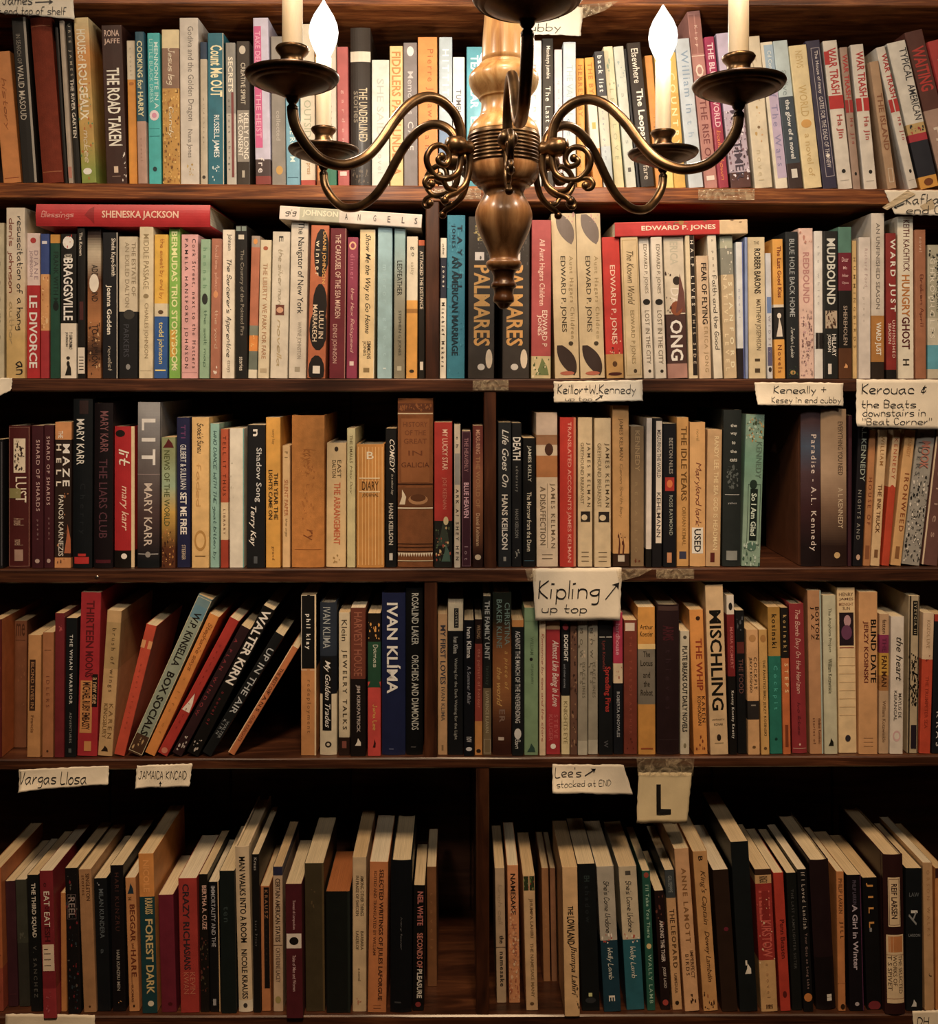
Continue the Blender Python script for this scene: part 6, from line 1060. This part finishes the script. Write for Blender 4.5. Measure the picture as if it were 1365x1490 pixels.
note([(775, 827), (905, 826), (902, 902), (779, 903)], [(783, 873, 844, 880, 'Kipling'), (788, 854, 879, 895, 'up top')], 'large square note with arrow hanging from the third shelf edge', seed=10, curl=0.004, thick=0.5, arrows=[(881, 872, 901, 847, 6)], y=D-0.002,
     tape=[([(764, 828), (780, 826), (780, 846), (768, 844)], 'clear'), ([(896, 828), (950, 827), (930, 838), (900, 846)], 'clear')])
note([(27, 1120), (158, 1114), (159, 1140), (31, 1149)], [(30, 127, 1122, 1145, 'Vargas Llosa')], 'long curled tan note at the left of the fourth shelf edge', seed=11, curl=0.012)
note([(199, 1114), (280, 1111), (276, 1144), (198, 1146)], [(202, 272, 1121, 1134, 'JAMAICA KINCAID')], 'small cream note in capitals with up arrow, fourth shelf edge', seed=12, arrows=[(234, 1143, 234, 1136, 2.5)])
note([(804, 1112), (907, 1113), (921, 1156), (803, 1148)], [(807, 846, 1116, 1131, "Lee's"), (809, 889, 1133, 1143, 'stocked at END')], 'curled white note reading stocked at END below the fourth shelf', seed=13, curl=0.012, arrows=[(851, 1128, 867, 1118, 4)])
note([(929, 1124), (1007, 1124), (1000, 1197), (926, 1196)], [(955, 976, 1141, 1184, 'L')], 'square cream card with a bold black letter L', seed=14, font=True, curl=0.003, col='e8d9b4', y=D-0.002,
     tape=([(926, 1102), (1010, 1104), (1008, 1128), (928, 1128)], 'clear'))
note([(8, 1475), (138, 1477), (138, 1530), (6, 1530)], [], 'blank cream sheet at the left end of the bottom shelf edge', seed=15)
note([(1328, 1471), (1400, 1469), (1400, 1520), (1328, 1520)], [(1334, 1352, 1479, 1492, 'DH'), (1334, 1362, 1498, 1510, 'end')], 'cream note reading DH at the right end of the bottom shelf', seed=16, thick=0.54)
# loose strips of clear tape along the shelf edges
for k, (x0, x1, ya, yb, lab) in enumerate(((688, 740, 553, 568, 'clear tape strip on the second shelf edge left of the twin hardbacks'), (632, 700, 274, 290, 'clear tape strip on the top shelf edge behind the brass scroll'), (1016, 1098, 275, 291, 'clear tape strip on the top shelf edge under the right candle'), (955, 1010, 828, 842, 'clear tape strip on the third shelf edge right of the large note'))):
    a = wp(x0, ya, D-0.0008); b = wp(x1, yb, D-0.0008); rnd = random.Random(k); mb = MB(); vs = []; fs = []
    for i in range(11):
        for j in range(3): vs.append(((b.x-a.x)*i/10, -0.0006*rnd.random(), (b.z-a.z)*j/2))
    for i in range(10):
        for j in range(2): q = i*3+j; fs.append((q, q+1, q+4, q+3))
    mb.add(vs, fs); o = mb.build('tape_strip', M_TAPE); o.location = a; tag(o, lab, 'tape')

# ------------------------------------------------------------------ the chandelier
CX = (733-PX)*DC/F
def cz(py): return CZ-(py-PY)*DC/F
S = DC/F
ch = empty('chandelier', (CX, DC, cz(215))); tag(ch, 'turned wood and brass six-armed candle chandelier hanging before the shelves', 'chandelier')
Z0 = cz(215)
def P_(prof): return [(max(r*S, 1e-4), cz(y)-Z0) for r, y in prof]
def cp(prof, n=3):
    pts = [(v.x, v.y) for v in catmull([(r, y, 0) for r, y in prof], n)]
    return P_(pts)
mb = MB(); lathe(mb, cp([(20, -110), (27, -90), (24, -60), (26, -20), (28, 22), (31, 60), (32.5, 93)])[::-1], 48); mb.build('upper_shaft', M_TURN, ch, True)
mb = MB(); lathe(mb, cp([(33, 93), (36, 95), (37, 99), (43, 103), (50, 111), (50.5, 121), (46, 132), (37, 142), (36, 145), (33, 147), (32.5, 156), (34, 166), (36, 170), (37, 172), (45, 180), (50, 189), (51, 196)])[::-1], 56); mb.build('turned_bulb', M_TURN, ch, True)
mb = MB(); pr = [(50, 195), (52, 197)]
for k in range(7):
    y = 199+k*5.2; pr += [(51.5, y), (53, y+1.3), (53, y+3.2), (51.5, y+4.6)]
pr += [(52.5, 237), (53.5, 239), (52, 241)]
lathe(mb, P_(pr)[::-1], 56); mb.build('brass_band', M_BRASS, ch, True)
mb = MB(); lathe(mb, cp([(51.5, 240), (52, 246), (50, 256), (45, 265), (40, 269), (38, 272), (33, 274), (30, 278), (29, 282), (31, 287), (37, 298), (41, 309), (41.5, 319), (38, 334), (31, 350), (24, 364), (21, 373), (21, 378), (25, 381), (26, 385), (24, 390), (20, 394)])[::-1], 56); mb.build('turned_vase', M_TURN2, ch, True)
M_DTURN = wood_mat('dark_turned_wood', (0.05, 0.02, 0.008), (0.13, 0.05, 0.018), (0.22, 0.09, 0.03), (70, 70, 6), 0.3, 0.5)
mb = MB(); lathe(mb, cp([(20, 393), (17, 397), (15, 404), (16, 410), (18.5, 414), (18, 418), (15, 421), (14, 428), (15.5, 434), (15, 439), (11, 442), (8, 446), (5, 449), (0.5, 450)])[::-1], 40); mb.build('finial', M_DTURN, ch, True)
# brass hanging rod and ceiling rose
mb = MB(); tube(mb, [Vector((0, 0, cz(-105)-Z0)), Vector((0, 0, 4.39-Z0))], 0.006, 12); mb.build('hanging_rod', M_BRASS, ch, True)
mb = MB(); lathe(mb, [(0.012, 4.35-Z0), (0.045, 4.365-Z0), (0.06, 4.385-Z0), (0.062, 4.3995-Z0)], 32); mb.build('ceiling_rose', M_BRASS, ch, True)
# the arm is measured on the right front arm (65 degrees from the viewer) and turned round six times
TH = radians(62)
def arm_rz(px, py):
    o_ = px-733; r = o_*DC/(F*sin(TH)+o_*cos(TH))
    dep = DC-r*cos(TH); return r, CZ-(py-PY)*dep/F-Z0
main = [(786, 214), (798, 216), (802, 205), (804, 190), (809, 176), (818, 163), (834, 151), (852, 146), (870, 149), (890, 161), (911, 184), (929, 209), (947, 229), (965, 241), (988, 248), (1011, 246), (1030, 238), (1048, 221), (1061, 202), (1067, 187), (1069, 172)]
sc1 = [(802, 212), (803, 235), (808, 253), (822, 262), (842, 261), (855, 247), (858, 232), (850, 219), (836, 215), (825, 222), (822, 234), (828, 243), (838, 240), (840, 234), (834, 231)]
sc2 = [(789, 224), (788, 240), (791, 258), (798, 273), (812, 283), (824, 288), (829, 294)]
sc3 = [(812, 280), (824, 277), (832, 266), (842, 261), (856, 261), (862, 268), (859, 275), (852, 276), (851, 271)]
main, sc1, sc2, sc3 = [[arm_rz(*q) for q in s] for s in (main, sc1, sc2, sc3)]
RE, ZE = main[-1]
k_ = (DC-RE*cos(TH))/F     # metres per pixel at the end of that arm
def ez(py): return CZ-(py-PY)*k_-Z0
def LP(prof): return [(max(r*k_, 1e-5), ez(y)) for r, y in prof]
pan_prof = LP([(5, 178), (8, 174), (8, 169), (5, 165), (7, 162), (9, 159), (9, 156), (13, 154), (24, 149), (38, 143), (50, 138), (52, 136.5), (54, 137.5), (58, 134.5), (59.5, 133), (61.5, 133.5), (65, 129), (66, 126), (65, 123.5), (62.5, 123), (60, 128), (50, 132), (36, 136), (20, 137), (14, 134), (14, 118)])
cup_prof = LP([(14, 136), (20, 126), (20, 118), (19, 111), (16, 105), (17, 98), (22, 92), (24, 88), (22, 85), (17, 84)])
sl_h = 0.080
sleeve = [(14.5*k_, ez(112)), (14.5*k_, ez(86)), (14.2*k_, ez(86)+sl_h), (9*k_, ez(86)+sl_h+0.001)]
bz = ez(86)+sl_h
bulb_prof = [(0.0075, bz-0.004), (0.0080, bz+0.003), (0.0115, bz+0.010), (0.0155, bz+0.020), (0.0168, bz+0.029), (0.0155, bz+0.038), (0.0115, bz+0.048), (0.0066, bz+0.056), (0.003, bz+0.062), (0.0008, bz+0.066)]
ARMS = [(0.9, 1.17, 0.016), (60, 1, 0), (125, 1, 0), (181, 1, 0), (-121, 1, 0), (-54, 1, 0)]
for az_, rs, lift in ARMS:
    az = radians(az_)      # 0 = towards the viewer, positive = to the right
    dx, dy = sin(az), -cos(az)
    def q3(s): return [Vector(((0.045+(r-0.045)*rs)*dx, (0.045+(r-0.045)*rs)*dy, z+lift*max(0, (r-0.045)/(RE-0.045)))) for r, z in s]
    mb = MB(); tube(mb, catmull(q3(main), 5), 0.0049, 12)
    arm = mb.build('arm', M_BRASS, ch, True)
    for s, r0 in ((sc1, 0.0034), (sc2, 0.0037), (sc3, 0.0027)):
        mb = MB(); pts = catmull(q3(s), 5); tube(mb, pts, lambda t, r0=r0: r0*(1-0.25*t), 9)
        ball(mb, tuple(pts[-1]), 0.0042, 12, 7); mb.build('scroll', M_BRASS, arm, True)
    mb = MB(); rk, zk = arm_rz(799, 216)
    prof = [(0.0001, -0.016), (0.007, -0.014), (0.0095, -0.007), (0.0095, 0.001), (0.006, 0.006), (0.0075, 0.010), (0.0055, 0.014), (0.0001, 0.016)]
    lathe(mb, prof, 16)
    mb.v = [((rk+0.004-v[2])*dx-v[0]*dy, (rk+0.004-v[2])*dy+v[0]*dx, zk+v[1]) for v in mb.v]
    mb.build('knob', M_BRASS, arm, True)
    ox, oy = (0.045+(RE-0.045)*rs)*dx, (0.045+(RE-0.045)*rs)*dy
    def up(p): return [(r, z+lift) for r, z in p]
    mb = MB(); lathe(mb, up(pan_prof), 40, None, ox, oy); pan = mb.build('drip_pan', M_SHADE_BRASS, ch, True)
    mb = MB(); lathe(mb, up(cup_prof), 28, None, ox, oy); mb.build('candle_cup', M_BRASS, pan, True)
    mb = MB(); lathe(mb, up(sleeve), 24, None, ox, oy); mb.build('candle_sleeve', M_SLEEVE, ch, True)
    mb = MB(); lathe(mb, up(bulb_prof), 18, None, ox, oy); bu = mb.build('bulb', M_BULB, ch, True)
    bl = bpy.data.lights.new('bulb_light', 'POINT'); bl.energy = BULB; bl.color = (1.0, 0.87, 0.71); bl.shadow_soft_size = 0.008
    lo = bpy.data.objects.new('bulb_light', bl); C.objects.link(lo); lo.parent = bu; lo.location = (ox, oy, bz+lift+0.03)

# ------------------------------------------------------------------ the room round it
def structure(name, p0, p1, mat):
    mb = MB(); mb.box(p0, p1); return tag(mb.build(name, mat), kind='structure')
structure('floor', (-2.6, -2.6, -0.1), (2.6, BACKY+0.13, 0), M_FLOOR)
structure('ceiling', (-2.6, -2.6, 4.4), (2.6, BACKY+0.13, 4.5), M_CEIL)
structure('wall_back', (-2.6, BACKY+0.013, 0), (2.6, BACKY+0.13, 4.4), M_WALL)
structure('wall_front', (-2.6, -2.6, 0), (2.6, -2.5, 4.4), M_WALL)
structure('wall_left', (-2.6, -2.5, 0), (-2.5, BACKY+0.013, 4.4), M_WALL)
structure('wall_right', (2.5, -2.5, 0), (2.6, BACKY+0.013, 4.4), M_WALL)
